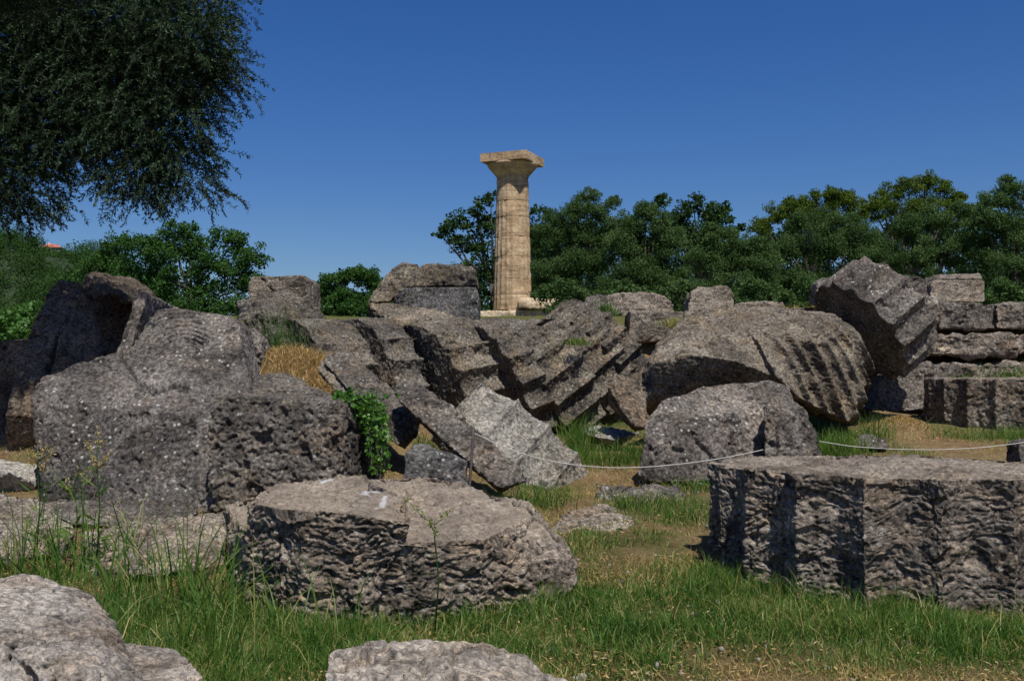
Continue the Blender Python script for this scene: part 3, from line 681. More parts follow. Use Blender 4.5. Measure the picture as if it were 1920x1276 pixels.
stone('giant_tilted_drum', 'giant tilted drum, dark hollow end at lower left and ragged flutes on its right side',
      [hullpts([P(1204, 760, 10.9), P(1206, 700, 11.0), P(1232, 640, 11.2), P(1270, 602, 11.5), P(1310, 580, 11.8), P(1380, 572, 12), P(1470, 576, 12.1), P(1465, 720, 10.7), P(1440, 700, 10.6), P(1380, 676, 10.5), P(1290, 662, 10.55), P(1230, 680, 10.7),
                P(1230, 800, 12), P(1450, 800, 11.8), P(1300, 640, 13), P(1470, 620, 13)]),
       hullpts([P(1360, 575, 12.1), P(1460, 574, 12.1), P(1560, 588, 12.0), P(1605, 615, 11.8), P(1634, 650, 11.7), P(1643, 690, 11.6), P(1630, 745, 11.1), P(1604, 796, 10.75), P(1560, 778, 10.6), P(1500, 745, 10.45), P(1455, 705, 10.5), P(1420, 640, 10.9), P(1500, 655, 10.9), P(1570, 680, 11.1),
                P(1450, 760, 12.2), P(1600, 795, 12.3), P(1560, 600, 13.2), P(1630, 680, 12.8), P(1420, 600, 13)])],
      M_BROWN, 11, 'column drum', big=.03, mid=.012, small=.006, pits=.010, smooth=2, post=giant_post)
stone('domed_boulder', 'domed grey boulder behind the white rope, split by a vertical crack near its right end',
      [hullpts([P(1194, 893, 8.95), P(1204, 850, 9.0), P(1209, 790, 9.15), P(1240, 750, 9.35), P(1320, 725, 9.5), P(1440, 711, 9.6), P(1482, 724, 9.6), P(1490, 756, 9.5), P(1436, 870, 9.1), P(1300, 905, 8.85), P(1230, 905, 8.85),
                P(1440, 900, 9.1), P(1220, 880, 9.9), P(1260, 770, 10.0), P(1450, 730, 10.2), P(1480, 900, 10), P(1290, 800, 9.0), P(1400, 780, 9.15)])],
      M_GREY, 9.1, 'boulder', big=.025, mid=.007, small=.004, pits=.013, pitf=18, mode='sparse', smooth=4, post=cracks([[(1262, 843), (1278, 846)], [(1210, 830), (1228, 850)], [(1300, 820), (1330, 850), (1345, 870)]], .05, .02))
stone('split_off_boulder', 'darker rounded piece standing at the right end of the domed grey boulder',
      [hullpts([P(1431, 880, 8.7), P(1430, 760, 8.95), P(1452, 742, 9.1), P(1485, 750, 9.2), P(1516, 768, 9.15), P(1534, 815, 9.0), P(1541, 880, 8.9), P(1500, 890, 8.65), P(1440, 900, 9.3), P(1530, 900, 9.4), P(1500, 780, 9.5), P(1450, 770, 9.45)])],
      M_GREY2, 8.9, 'boulder', big=.03, mid=.02, pits=.02, post=cracks([[(1457, 800), (1458, 880)]], .06, .012))
stone('leaning_stone', 'small leaning stone with an orange-brown underside beside the giant tilted drum',
      [hullpts([P(1136, 722, 10.6), P(1150, 706, 10.6), P(1180, 696, 10.7), P(1203, 695, 10.8), P(1212, 735, 10.6), P(1212, 800, 10.3), P(1192, 800, 10.2), P(1165, 770, 10.3), P(1140, 760, 10.9), P(1190, 810, 10.9), P(1160, 730, 11.2)])],
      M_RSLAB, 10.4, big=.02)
# upper right tilted drum
def b2():
    # axis runs from the dark lower-left end face up to the right
    u = np.array([.62, .35, .52]); u /= np.linalg.norm(u)
    return u
U2 = b2()
stone('perched_fluted_drum', 'tilted fluted drum perched above the giant one, dark end face pointing down left',
      [drum(P(1640, 597, 13.0), (.78, .18, .60), .80, .58, depth=.10, phase=.10, nf=15, plain=(1.7, 2.9))],
      M_GREY, 12.6, 'column drum', big=.014, mid=.008, small=.005, pits=.008, smooth=1)
stone('shadowed_block', 'block in deep shade below the perched fluted drum, its right face bare',
      [hull([(1640, 770, 13.4), (1650, 705, 13.6), (1700, 698, 13.6), (1732, 702, 13.5), (1736, 770, 13.3)], .9, .95)], M_GREY2, 13.5, big=.02)

# right mid drum
c3 = P(1893, 760, 14.3)
stone('fluted_column_drum', 'low upright drum with even flutes, in front of the temple steps at right',
      [drum((c3[0], 14.3, .74), (0, 0.0, 1), 1.17, .74, depth=.075, phase=.28)], M_WALL, 13.3, 'column drum', big=.012, mid=.012, strata=.012, pits=.01, smooth=2)

# ---------------------------------------------------------------- temple steps at right
def blockrow(y0, y1, d0, xs, labels, thick, dd=0, **k):
    for (xa, xb), lab in zip(zip(xs[:-1], xs[1:]), labels):
        j = random.Random(xa).uniform(-3, 3)
        stone('step_block', lab, [hull([(xa + 1, y1, d0), (xa + 1, y0 + j, d0 + .04), ((xa + xb) / 2, y0 - 2, d0), (xb - 1, y0 + j * .5, d0), (xb - 1, y1, d0)], thick, .99)], M_WALL, d0, 'block', GB, **k)
blockrow(570, 617, 16.8, [1692, 1762, 1868, 1990, 2110], ['short block of the top step, beside the perched fluted drum', 'long crossbedded block of the top step with a diagonal crack', 'wide block of the top step at the right frame edge', 'outer block of the top step beyond the frame edge'], 1.3, strata=.03, big=.05, mid=.025)
blockrow(630, 664, 16.0, [1738, 1905, 2060], ['long rounded block of the middle step with hollowed underside', 'reddish block end of the middle step at the right frame edge'], 1.5, strata=.03, big=.09, mid=.03)
blockrow(686, 725, 15.2, [1688, 1800, 1960, 2100], ['crumbling gravelly block of the lowest step under the perched drum', 'low ragged block of the lowest step behind the even fluted drum', 'outer block of the lowest step at the right frame edge'], 1.6, strata=.03, big=.10, mid=.04)
blockrow(600, 700, 18.0, [1700, 1850, 2000], ['dark packing stone deep between the top and lowest step', 'dark packing stone deep between the steps at the right edge'], .3, big=.03)
blockrow(585, 640, 17.4, [1180, 1282, 1400], ['squared step block behind the last toppled drum', 'step block hidden behind the giant tilted drum'], 1.2, strata=.02, big=.02)
blockrow(577, 625, 17.2, [1470, 1560, 1665], ['narrow pale-topped step block right of the giant drum crest', 'step block below the perched fluted drum'], 1.2, strata=.016, big=.02)
stone('long_block', 'long low block lying behind the crest of the giant tilted drum', [hull([(1378, 585, 18.5), (1385, 568, 18.5), (1468, 565, 18.5), (1480, 585, 18.5)], .8)], M_WALL, 18, strata=.01)
stone('rounded_block', 'rounded pitted block on the platform above the last toppled drums',
      [hull([(1128, 592, 18.6), (1134, 556, 18.8), (1170, 547, 18.8), (1215, 548, 18.8), (1255, 556, 18.7), (1266, 572, 18.6), (1265, 592, 18.6)], .9)], M_WALL, 18.6, big=.06, mid=.03, strata=.012)
stone('mossy_stone', 'smaller stone left of the rounded pitted block, with a weed growing on it',
      [hull([(1082, 592, 18.2), (1100, 556, 18.6), (1140, 552, 18.7), (1150, 592, 18.4)], .7)], M_GREY2, 18.2, big=.05, mid=.02)
stone('lone_block', 'lone chest-like block standing on the platform against the dark trees right of the column',
      [hull([(1288, 586, 19.2), (1297, 545, 19.4), (1310, 536, 19.5), (1362, 536, 19.4), (1378, 552, 19.3), (1380, 586, 19.2)], .9)], M_WALL, 19.3, big=.04, mid=.02, strata=.01)
stone('squared_block', 'squared block partly hidden behind the perched fluted drum',
      [hull([(1636, 576, 17.9), (1638, 520, 18), (1660, 513, 18), (1728, 517, 17.9), (1740, 530, 17.9), (1742, 576, 17.8)], .9)], M_WALL, 17.9, big=.02, mid=.014, strata=.012)
stone('stub_stone', 'small rounded stub at the foot of the squared block behind the perched drum', [hull([(1736, 574, 17.6), (1742, 556, 17.7), (1756, 556, 17.7), (1762, 574, 17.6)], .4)], M_LGREY, 17.7, big=.02)
stone('stub_stone', 'pale rounded edge of stone peeping out left of the perched fluted drum', [hull([(1531, 572, 16.6), (1532, 530, 16.7), (1545, 520, 16.7), (1575, 522, 16.7), (1575, 572, 16.6)], .5)], M_GREY, 16.6, big=.02)
stone('chest_block', 'chest-shaped block with a separate lid-like layer, on the right end of the platform',
      [hull([(1744, 566, 20.4), (1746, 534, 20.5), (1752, 525, 20.5), (1842, 524, 20.5), (1846, 530, 20.5), (1847, 566, 20.4)], .9, .98)], M_WALL, 20.4, big=.012, mid=.01, strata=.01)
stone('lid_slab', 'flat slab lying like a lid on the chest-shaped block',
      [hull([(1757, 524, 20.6), (1762, 514, 20.7), (1838, 511, 20.7), (1844, 523, 20.6)], .8, .98)], M_WALL, 20.6, big=.012, mid=.01, strata=.01)

# ---------------------------------------------------------------- small rocks on the grass
stone('small_rock', 'knobbly flat rock with squared end, left of the right front drum',
      [hullpts([P(1110, 928, 8.2), P(1130, 908, 8.5), P(1200, 912, 8.4), P(1265, 912, 8.4), P(1284, 928, 8.2), P(1280, 968, 7.95), P(1230, 965, 7.9), P(1120, 950, 8.0), P(1270, 970, 8.4), P(1130, 960, 8.4)])], M_GREY, 8.1, group=GS, big=.025, mid=.02, pits=.015)
stone('small_rock', 'low tan rock half sunk in turf, right of the front centre drum',
      [hullpts([P(1030, 990, 7.3), P(1060, 958, 7.6), P(1135, 942, 7.8), P(1205, 972, 7.5), P(1170, 995, 7.1), P(1050, 1008, 7.0), P(1120, 1030, 7.4)])], M_BED, 7.4, group=GS, big=.02, mid=.015)
stone('small_rock', 'flat pale stone in the tall green grass beside the leaning stone',
      [hullpts([P(1090, 806, 10.8), P(1110, 797, 11.1), P(1150, 800, 11.2), P(1200, 812, 10.9), P(1150, 824, 10.4), P(1100, 816, 10.6), P(1140, 850, 10.8)])], M_LGREY, 10.8, group=GS, big=.01)
stone('small_rock', 'small square stone by the rope right of the split-off boulder piece',
      [hullpts([P(1605, 838, 10.6), P(1608, 815, 10.7), P(1630, 812, 10.8), P(1664, 822, 10.8), P(1668, 840, 10.7), P(1630, 850, 10.9), P(1660, 846, 11)])], M_GREY, 10.7, group=GS, big=.02, mid=.02)
stone('edge_stone', 'dark stone fragment at the right frame edge above the front drum', [hull([(1911, 900, 9.4), (1914, 828, 9.5), (1960, 820, 9.5), (1960, 900, 9.4)], .3)], M_GREY2, 9.5, group=GS)

# ---------------------------------------------------------------- standing column
def revolve_fluted(C, z0, z1, r0, r1, nf, dep, n=120, wear=0, seed=1, zs=8):
    th = np.arange(n) / n * 2 * pi; q = (th * nf / (2 * pi)) % 1
    V = []; Fs = []
    for k in range(zs + 1):
        s = k / zs; r = r0 + (r1 - r0) * s - dep * (1 - (2 * q - 1) ** 2)
        r = r * (1 - .012 * (k in (0, zs)))
        V.append(np.stack([r * np.cos(th), r * np.sin(th), np.full(n, z0 + (z1 - z0) * s)], 1))
    V = np.vstack(V)
    p = V * 1.1 + seed * 7.3; N = V * np.array([1, 1, 0]); N /= np.linalg.norm(N, axis=1)[:, None]
    a = fbm(p * 1.4, 3, seed)
    V = V + N * (-wear * ss(.15, .6, a) + .008 * noise(p * 6, 3))[:, None]
    for k in range(zs):
        for j in range(n): Fs.append((k * n + j, k * n + (j + 1) % n, (k + 1) * n + (j + 1) % n, (k + 1) * n + j))
    c = len(V); V = np.vstack([V, [0, 0, z0], [0, 0, z1]])
    for j in range(n): Fs.append((c, (j + 1) % n, j)); Fs.append((c + 1, zs * n + j, zs * n + (j + 1) % n))
    m = bpy.data.meshes.new('drum'); m.from_pydata([tuple(v) for v in V], [], Fs); m.update()
    return m
DC = 54.0
base = P(961, 582, DC); sc = DC / F
colroot = bpy.data.objects.new('standing_column', None); COL.objects.link(colroot); colroot.location = base
tag(colroot, 'tall sandy standing column with fluted shaft and square capital, behind the toppled drums', 'column')
H = (582 - 334) * sc
zpx = [582, 553, 524, 482, 445, 408, 378, 352, 334]
for k, (a, b) in enumerate(zip(zpx[:-1], zpx[1:])):
    z0 = (582 - a) * sc; z1 = (582 - b) * sc
    rr = lambda z: (36.0 - 6.2 * (z / H) ** 1.15) * sc
    flut = .042 if k < 5 else (.022 if k == 5 else .006)
    m = revolve_fluted(None, z0 + .008, z1 - .008, rr(z0), rr(z1), 20, flut, wear=(.05 if k in (0, 2, 3) else .025), seed=k, n=200)
    m.polygons.foreach_set('use_smooth', np.ones(len(m.polygons), bool))
    m.set_sharp_from_angle(angle=radians(35)) if hasattr(m, 'set_sharp_from_angle') else None
    o = link('shaft_drum', m, M_COL, colroot)
# echinus
prof = [(29.6, 334), (30.0, 333.2), (29.4, 332.6), (30.4, 331.8), (29.8, 331), (31, 330), (34, 326), (38.5, 321), (43, 316), (46, 312.5), (47.5, 309.5), (47.2, 307.8), (46, 307)]
n = 96; th = np.arange(n) / n * 2 * pi; V = []
for r, y in prof: V.append(np.stack([r * sc * np.cos(th), r * sc * np.sin(th), np.full(n, (582 - y) * sc)], 1))
V = np.vstack(V); Fs = []
for k in range(len(prof) - 1):
    for j in range(n): Fs.append((k * n + j, k * n + (j + 1) % n, (k + 1) * n + (j + 1) % n, (k + 1) * n + j))
m = bpy.data.meshes.new('echinus'); m.from_pydata([tuple(v) for v in V], [], Fs + [tuple(range((len(prof) - 1) * n, len(prof) * n)), tuple(reversed(range(n)))]); m.update()
m.polygons.foreach_set('use_smooth', np.ones(len(m.polygons), bool)); link('echinus', m, M_COL, colroot)
# abacus
bm = bmesh.new(); bmesh.ops.create_cube(bm, size=1)
for v in bm.verts: v.co = Vector((v.co.x * 2.62, v.co.y * 2.62, v.co.z * 15.5 * sc))
bmesh.ops.bevel(bm, geom=bm.edges[:], offset=.02, segments=2)
bmesh.ops.subdivide_edges(bm, edges=[e for e in bm.edges if e.calc_length() > .3], cuts=6, use_grid_fill=True)
m = bpy.data.meshes.new('abacus'); bm.to_mesh(m); bm.free()
o = link('abacus', m, M_COL, colroot, (0, 0, (582 - 307) * sc + 7.75 * sc + .003)); o.rotation_euler.z = radians(45 - 22.6) * -1 - radians(0)
o.rotation_euler.z = math.atan2(-cos(radians(22.6)), sin(radians(22.6))) + pi / 4

stone('column_base', 'bright sandy paving block under the foot of the standing column',
      [hull([(885, 612, 52.6), (890, 582, 52.7), (1030, 580, 52.7), (1042, 590, 52.7), (1045, 612, 52.6)], 4.5, 1)], M_STYLO, 52, big=.08, mid=.04, pits=.03, pitf=3, vox=.07)
stone('loose_sandy_slab', 'sandy slab with a chipped underside lying right of the column foot',
      [hull([(972, 577, 52.4), (970, 565, 52.4), (978, 558, 52.5), (1046, 560, 52.5), (1052, 566, 52.4), (1050, 577, 52.4), (1010, 579, 52.3)], 1.2, .95)], M_STYLO, 52, big=.03, mid=.02, small=0, pits=0, vox=.05)

# ---------------------------------------------------------------- iron post and rope
pt = P(888, 800, 8.15); pb = P(877, 905, 8.0); pb[2] = gz(pb[0], pb[1]) - .05
V, q = tube(np.linspace(pb, pt, 7), .012, 8); V, b0 = rebase(V, pb)
post = bpy.data.objects.new('rope_post', None); COL.objects.link(post); post.location = pb
tag(post, 'thin rusty iron post holding the white rope, beside the leaning beams', 'post')
link('rod', tubes_mesh('rod', [(np.linspace(pb, pt, 7) - pb, .011)], 8), M_RUST, post)
link('hook', tubes_mesh('hook', [(np.array([pt + (0, -.0, -.03), pt + (.02, -.02, -.035), pt + (.045, -.03, -.045), pt + (.04, -.03, -.07)]) - pb, .006)], 6), M_RUST, post)
def rope(name, pts, label):
    pts = np.array([P(*p) for p in pts]); t = np.linspace(0, 1, len(pts)); tt = np.linspace(0, 1, 60)
    # smooth through the points
    Q = np.stack([np.interp(tt, t, pts[:, k]) for k in range(3)], 1)
    for _ in range(6): Q[1:-1] = (Q[:-2] + Q[1:-1] * 2 + Q[2:]) / 4
    b = Q[0].copy(); o = link(name, tubes_mesh(name, [(Q - b, .0036)], 8), M_ROPE, loc=b); tag(o, label, 'rope', 'white barrier ropes')
rope('rope', [(890, 812, 8.1), (945, 838, 8.12), (1010, 860, 8.15), (1080, 872, 8.2), (1150, 877, 8.25), (1220, 875, 8.3), (1300, 867, 8.4), (1370, 856, 8.55), (1434, 842, 8.85)], 'white rope sagging from the iron post to the crack of the domed boulder')
rope('rope', [(1536, 827, 9.2), (1600, 837, 9.2), (1680, 842, 9.2), (1760, 843, 9.2), (1840, 839, 9.2), (1915, 830, 9.3), (1990, 815, 9.4)], 'white rope stretched from the split boulder to the right frame edge')

# ------------------------------------------------------------------ foliage builders
def leaf_quads(C, D, Nn, L, W):
    """diamond leaves: centre C, direction D, side direction Nn"""
    n = len(C); a = C - D * (L / 2)[:, None]; b = C + D * (L / 2)[:, None]; s = Nn * (W / 2)[:, None]
    V = np.stack([a, C + s - D * (L * .05)[:, None], b, C - s - D * (L * .05)[:, None]], 1).reshape(-1, 3)
    return V, np.arange(4 * n).reshape(-1, 4)
def rdir(rs, n):
    v = rs.normal(size=(n, 3)); return v / np.linalg.norm(v, axis=1)[:, None]
def perp(rs, D):
    v = np.cross(D, rdir(rs, len(D))); return v / (np.linalg.norm(v, axis=1)[:, None] + 1e-9)
def crown_mesh(lobes, seed, leaf, dens, nsub=16, aspect=.6, up=.0, subr=.40, spread=1.0):
    rs = np.random.RandomState(seed); Cs, Ts, Ls = [], [], []
    for c, r in lobes:
        k = nsub
        dd = rdir(rs, k); dd[:, 2] = dd[:, 2] * .9 + .1
        sc_ = c + dd * (r * rs.uniform(.35, .95, k) * spread)[:, None] * np.array([1, 1, .88])
        sr = r * subr * rs.uniform(.55, 1.25, k)
        for j in range(k):
            m = max(8, int(dens * 8 * sr[j] ** 2 / leaf ** 2))
            q = rdir(rs, m) * (rs.uniform(0, 1, m) ** .42 * sr[j])[:, None] * np.array([1, 1, .75])
            q *= (1 + .35 * noise(q / sr[j] * 2.2 + j * 5.1, seed))[:, None]
            Cs.append(sc_[j] + q); Ls.append(leaf * rs.uniform(.65, 1.35, m))
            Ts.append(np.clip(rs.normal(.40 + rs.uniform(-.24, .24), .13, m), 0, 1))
        m = int(dens * 3.0 * r ** 2 / (leaf * 2) ** 2)          # denser inner foliage
        q = rdir(rs, m) * (rs.uniform(0, 1, m) ** .33 * r * .72)[:, None]
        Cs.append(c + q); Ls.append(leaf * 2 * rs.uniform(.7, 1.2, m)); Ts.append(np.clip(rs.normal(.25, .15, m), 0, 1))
    C = np.vstack(Cs); L = np.concatenate(Ls); T = np.concatenate(Ts)
    D = rdir(rs, len(C)); D[:, 2] += up; D /= np.linalg.norm(D, axis=1)[:, None]
    V, Fc = leaf_quads(C, D, perp(rs, D), L, L * aspect)
    return V, Fc, np.repeat(T, 4)
def tree(name, label, cat, d, lobes, mat, leaf=.17, dens=1.6, seed=1, trunk=None, group=None, tz=None, skirt=True, **k):
    L = []
    for l in lobes:
        px, py, r = l[:3]; dd = l[3] if len(l) > 3 else 0
        L.append((P(px, py, d + dd), r * (d + dd) / F))
    if skirt:
        xs_ = [l[0] for l in lobes]
        for qx in np.arange(min(xs_), max(xs_) + 1, 38): L.append((P(qx, 583, d - .5), 30 * d / F))
    V, Fc, T = crown_mesh(L, seed, leaf, dens, **k)
    cx = np.mean([c[0] for c, r in L]); tx = P(trunk, 500, d)[0] if trunk else cx
    b = np.array([tx, d, float(gz(tx, d)) if tz is None else tz])
    root = bpy.data.objects.new(name, None); COL.objects.link(root); root.location = b
    tag(root, label, cat, group)
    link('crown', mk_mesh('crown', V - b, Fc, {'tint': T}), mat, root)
    rs = np.random.RandomState(seed + 5); lst = []
    ztop = max(c[2] for c, r in L)
    fork = np.array([tx, d, b[2] + (ztop - b[2]) * .35])
    h = (ztop - b[2]); r0 = max(.05, h * .035)
    lst.append((np.array([b - (0, 0, .3), b + (.05 * h * .2, 0, h * .18), fork]) - b, [r0 * 1.4, r0, r0 * .8]))
    for c, r in L[:7]:
        mid_ = (fork + c) / 2 + np.array([0, 0, -.05 * h]) + rs.normal(size=3) * .15
        lst.append((np.array([fork, mid_, c, c + (c - fork) * .12]) - b, [r0 * .5, r0 * .25, r0 * .08, r0 * .02]))
    link('trunk', tubes_mesh('trunk', lst, 7), M_BARK, root)
    return root
GT = 'trees behind the ruins'
# left: big oak, its companions and the bush
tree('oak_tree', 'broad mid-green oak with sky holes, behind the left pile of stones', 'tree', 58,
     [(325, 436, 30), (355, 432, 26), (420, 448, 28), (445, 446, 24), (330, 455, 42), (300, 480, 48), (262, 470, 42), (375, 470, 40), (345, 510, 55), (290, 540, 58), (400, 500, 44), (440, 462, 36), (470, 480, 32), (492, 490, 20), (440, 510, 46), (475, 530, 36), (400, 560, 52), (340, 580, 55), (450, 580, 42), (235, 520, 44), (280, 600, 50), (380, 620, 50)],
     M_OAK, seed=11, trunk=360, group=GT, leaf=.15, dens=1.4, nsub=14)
tree('young_tree', 'lighter feathery tree left of the broad oak', 'tree', 62,
     [(215, 462, 28), (235, 450, 18), (205, 490, 36), (175, 510, 40), (150, 530, 42), (215, 540, 44), (120, 560, 40), (180, 570, 50), (130, 600, 44), (230, 600, 50), (250, 640, 50)], M_OAK, seed=12, trunk=190, group=GT, leaf=.15, dens=1.4)
tree('round_bush_tree', 'bright bushy tree between the squared cracked block and the propped slab', 'tree', 50,
     [(610, 535, 26), (640, 520, 26), (665, 515, 24), (690, 520, 26), (705, 535, 22), (600, 560, 28), (640, 560, 34), (690, 560, 34), (720, 545, 16), (588, 545, 14), (735, 560, 26), (585, 590, 26), (650, 600, 34)], M_OAK, seed=13, trunk=650, group=GT, leaf=.11, dens=2.4, nsub=20)
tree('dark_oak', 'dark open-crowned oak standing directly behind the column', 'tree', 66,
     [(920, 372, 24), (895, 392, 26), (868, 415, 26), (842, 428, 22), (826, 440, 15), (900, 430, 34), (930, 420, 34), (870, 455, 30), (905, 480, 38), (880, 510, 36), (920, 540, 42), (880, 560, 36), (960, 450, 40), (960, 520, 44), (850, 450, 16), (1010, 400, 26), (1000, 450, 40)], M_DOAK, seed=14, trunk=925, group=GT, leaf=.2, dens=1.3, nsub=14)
tree('olive_tree', 'tall bushy olive with a dark sprig on top, right of the column', 'tree', 60,
     [(1105, 365, 22), (1090, 392, 32), (1125, 395, 30), (1050, 405, 30), (1075, 440, 46), (1130, 440, 44), (1030, 440, 34), (1050, 490, 50), (1110, 500, 52), (1020, 520, 44), (1070, 550, 48), (1130, 560, 44), (1150, 378, 16), (1012, 560, 36)], M_BOLIV, seed=15, trunk=1075, group=GT, leaf=.095, dens=1.7, nsub=18)
tree('olive_tree', 'rounded grey-green olive in the middle of the tree belt', 'tree', 58,
     [(1210, 395, 28), (1190, 420, 36), (1235, 415, 34), (1180, 460, 44), (1240, 460, 46), (1200, 510, 50), (1260, 520, 44), (1160, 540, 40), (1220, 560, 46), (1280, 560, 36), (1265, 440, 28)], M_BOLIV, seed=16, trunk=1210, group=GT, leaf=.095, dens=1.7, nsub=18)
tree('dark_oak', 'dark leafy oak rising between the olives and the pines', 'tree', 70,
     [(1240, 378, 20), (1300, 382, 24), (1280, 400, 30), (1330, 400, 28), (1358, 395, 20), (1345, 425, 30), (1300, 440, 40), (1372, 440, 18), (1390, 425, 10), (1350, 470, 36), (1260, 420, 26)], M_DOAK, seed=17, trunk=1320, group=GT, leaf=.22, dens=1.4)
tree('olive_tree', 'pale olive with drooping sprays above the lone chest-like block', 'tree', 54,
     [(1330, 440, 32), (1370, 450, 32), (1320, 480, 42), (1390, 480, 40), (1420, 460, 30), (1440, 485, 38), (1350, 520, 46), (1420, 530, 46), (1310, 550, 36), (1380, 565, 42), (1450, 560, 38)], M_BOLIV, seed=18, trunk=1375, group=GT, leaf=.088, dens=1.7, nsub=18)
tree('pine_tree', 'pine with upright tips left of the highest pine crown', 'tree', 74,
     [(1430, 425, 26), (1460, 400, 28), (1490, 385, 26), (1520, 378, 24), (1530, 365, 12), (1500, 410, 36), (1545, 400, 30), (1575, 378, 30), (1590, 372, 22), (1560, 365, 20), (1610, 400, 26)], M_PINE, seed=19, trunk=1520, group=GT, leaf=.16, dens=2.2, up=.9, aspect=.4, nsub=22)
tree('pine_tree', 'tallest yellow-green pine crown above the olives at right', 'tree', 76,
     [(1650, 378, 24), (1675, 362, 24), (1705, 352, 26), (1735, 342, 24), (1765, 350, 22), (1790, 368, 20), (1640, 400, 30), (1690, 400, 36), (1740, 385, 36), (1780, 395, 26), (1800, 372, 16), (1620, 385, 16)], M_PINE, seed=20, trunk=1710, group=GT, leaf=.16, dens=2.2, up=.9, aspect=.4, nsub=22)
tree('olive_tree', 'dark grey-green olive in front of the pines, behind the perched drum', 'tree', 56,
     [(1500, 430, 36), (1550, 420, 38), (1600, 425, 38), (1480, 470, 40), (1540, 470, 50), (1600, 480, 48), (1500, 530, 48), (1570, 540, 50), (1460, 540, 36), (1640, 460, 30), (1630, 530, 40)], M_BOLIV, seed=21, trunk=1550, group=GT, leaf=.088, dens=1.7, nsub=18)
tree('olive_tree', 'wide green olive behind the chest-shaped block', 'tree', 52,
     [(1700, 430, 36), (1750, 415, 38), (1800, 400, 36), (1660, 480, 40), (1720, 480, 48), (1780, 470, 48), (1680, 540, 44), (1740, 545, 46), (1800, 540, 44), (1840, 400, 30), (1830, 460, 40)], M_BOLIV, seed=22, trunk=1750, group=GT, leaf=.088, dens=1.7, nsub=18)
tree('olive_tree', 'tall olive at the right frame edge', 'tree', 50,
     [(1890, 350, 24), (1870, 375, 34), (1915, 370, 36), (1850, 420, 40), (1900, 430, 50), (1870, 490, 50), (1930, 500, 54), (1860, 545, 42), (1920, 560, 50), (1970, 420, 50), (1980, 510, 54), (1890, 338, 12)], M_BOLIV, seed=23, trunk=1900, group=GT, leaf=.088, dens=1.7, nsub=18)
for i, (px, tp, lab) in enumerate([(985, 440, 'dim oak deep behind the standing column'), (1060, 420, 'dim oak behind the tall bushy olive'), (1165, 430, 'dim oak between the two middle olives'), (1270, 440, 'dim oak behind the pale olive'), (1385, 470, 'dim oak in the dip of the tree line'), (1470, 440, 'dim oak below the left pine'), (1580, 440, 'dim oak below the dip between the pines'), (1680, 430, 'dim oak below the tallest pine'), (1790, 420, 'dim oak behind the wide green olive'), (1900, 420, 'dim oak behind the olive at the right edge')]):
    tree('oak_tree', lab, 'tree', 84 + i % 3, [(px - 25, tp + 8, 34), (px + 25, tp, 34), (px - 40, tp + 40, 44), (px + 5, tp + 22, 44), (px + 45, tp + 45, 44), (px - 30, tp + 90, 50), (px + 30, tp + 90, 50), (px, tp + 130, 50), (px - 45, tp + 135, 44), (px + 45, tp + 135, 44)], M_DOAK, seed=80 + i, group=GT, leaf=.20, dens=1.5, nsub=12)
for i, (px, d, lab) in enumerate([(1050, 46, 'low green bush under the tall bushy olive'), (1165, 45, 'low green bush right of the mossy stone'), (1270, 44, 'low green bush left of the lone chest-like block'), (1400, 45, 'bright low bush right of the lone chest-like block'),
                                  (1500, 44, 'low bush at the foot of the dark grey-green olive'), (1620, 43, 'low bush behind the perched fluted drum'), (1700, 44, 'low bush between the two squared platform blocks'), (1880, 42, 'low bush right of the chest-shaped block')]):
    tree('bush', lab, 'bush', d, [(px - 30, 555, 26), (px + 5, 540, 28), (px + 35, 555, 26), (px, 580, 30)], M_BOLIV, seed=40 + i, group='bushes at the foot of the trees', skirt=False, leaf=.13, dens=1.6)
for i, (px, py, d, lab) in enumerate([(10, 600, 40, 'bright green bush at the left frame edge below the hill'), (62, 590, 44, 'bright green bush left of the dark leaning slab'), (110, 600, 46, 'bright green bush behind the dark leaning slab'), (-70, 590, 42, 'bright green bush beyond the left frame edge')]):
    tree('bush', lab, 'bush', d, [(px - 30, py + 20, 34), (px, py, 32), (px + 35, py + 15, 34), (px, py + 45, 36), (px - 40, py + 60, 34), (px + 40, py + 60, 34)], M_LBUSH, seed=60 + i, group='bushes at the left', skirt=False, leaf=.15, dens=1.5)

# ------------------------------------------------------------------ hill with far wood and house
HD = 330.0
def hillz(x, y):
    px = 960 + F * x / np.maximum(y, 1)
    top = np.interp(px, [-1500, -300, 0, 60, 120, 150, 190, 240, 420, 700], [500, 462, 468, 470, 476, 492, 500, 520, 600, 690])
    zt = 1.25 + (690 - top) / F * HD
    k = ss(170, HD, y) * (1 - .25 * ss(HD, 600, y))
    return 2 + (zt - 2) * k
xs = np.linspace(-520, 60, 110); ys = np.linspace(165, 620, 70); X, Y = np.meshgrid(xs, ys)
Z = hillz(X, Y); Z += .8 * fbm(np.stack([X.ravel(), Y.ravel(), 0 * X.ravel()], 1) * .03, 3, 3).reshape(X.shape) - .6
i = (np.arange(69)[:, None] * 110 + np.arange(109)[None]).ravel()
o = link('hill', mk_mesh('hill', np.stack([X.ravel(), Y.ravel(), Z.ravel()], 1), np.stack([i, i + 1, i + 111, i + 110], 1), {'green': np.ones(X.size)}, True), flat_mat('dark_undergrowth', (.02, .035, .012), 1, .2)); tag(o, 'wooded hill at the left horizon', kind='structure')
rs = np.random.RandomState(77); Ls = []
for _ in range(380):
    y = rs.uniform(185, HD + 8); px = rs.uniform(-260, 330); x = (px - 960) / F * y
    r = rs.uniform(2.6, 5.6); z = float(hillz(np.array(x), np.array(y)))
    h = r * rs.uniform(.3, 1.0)
    if y > HD - 60 and 55 < px < 140: h = -r * .35
    Ls.append((np.array([x, y, z + h - .8]), r))
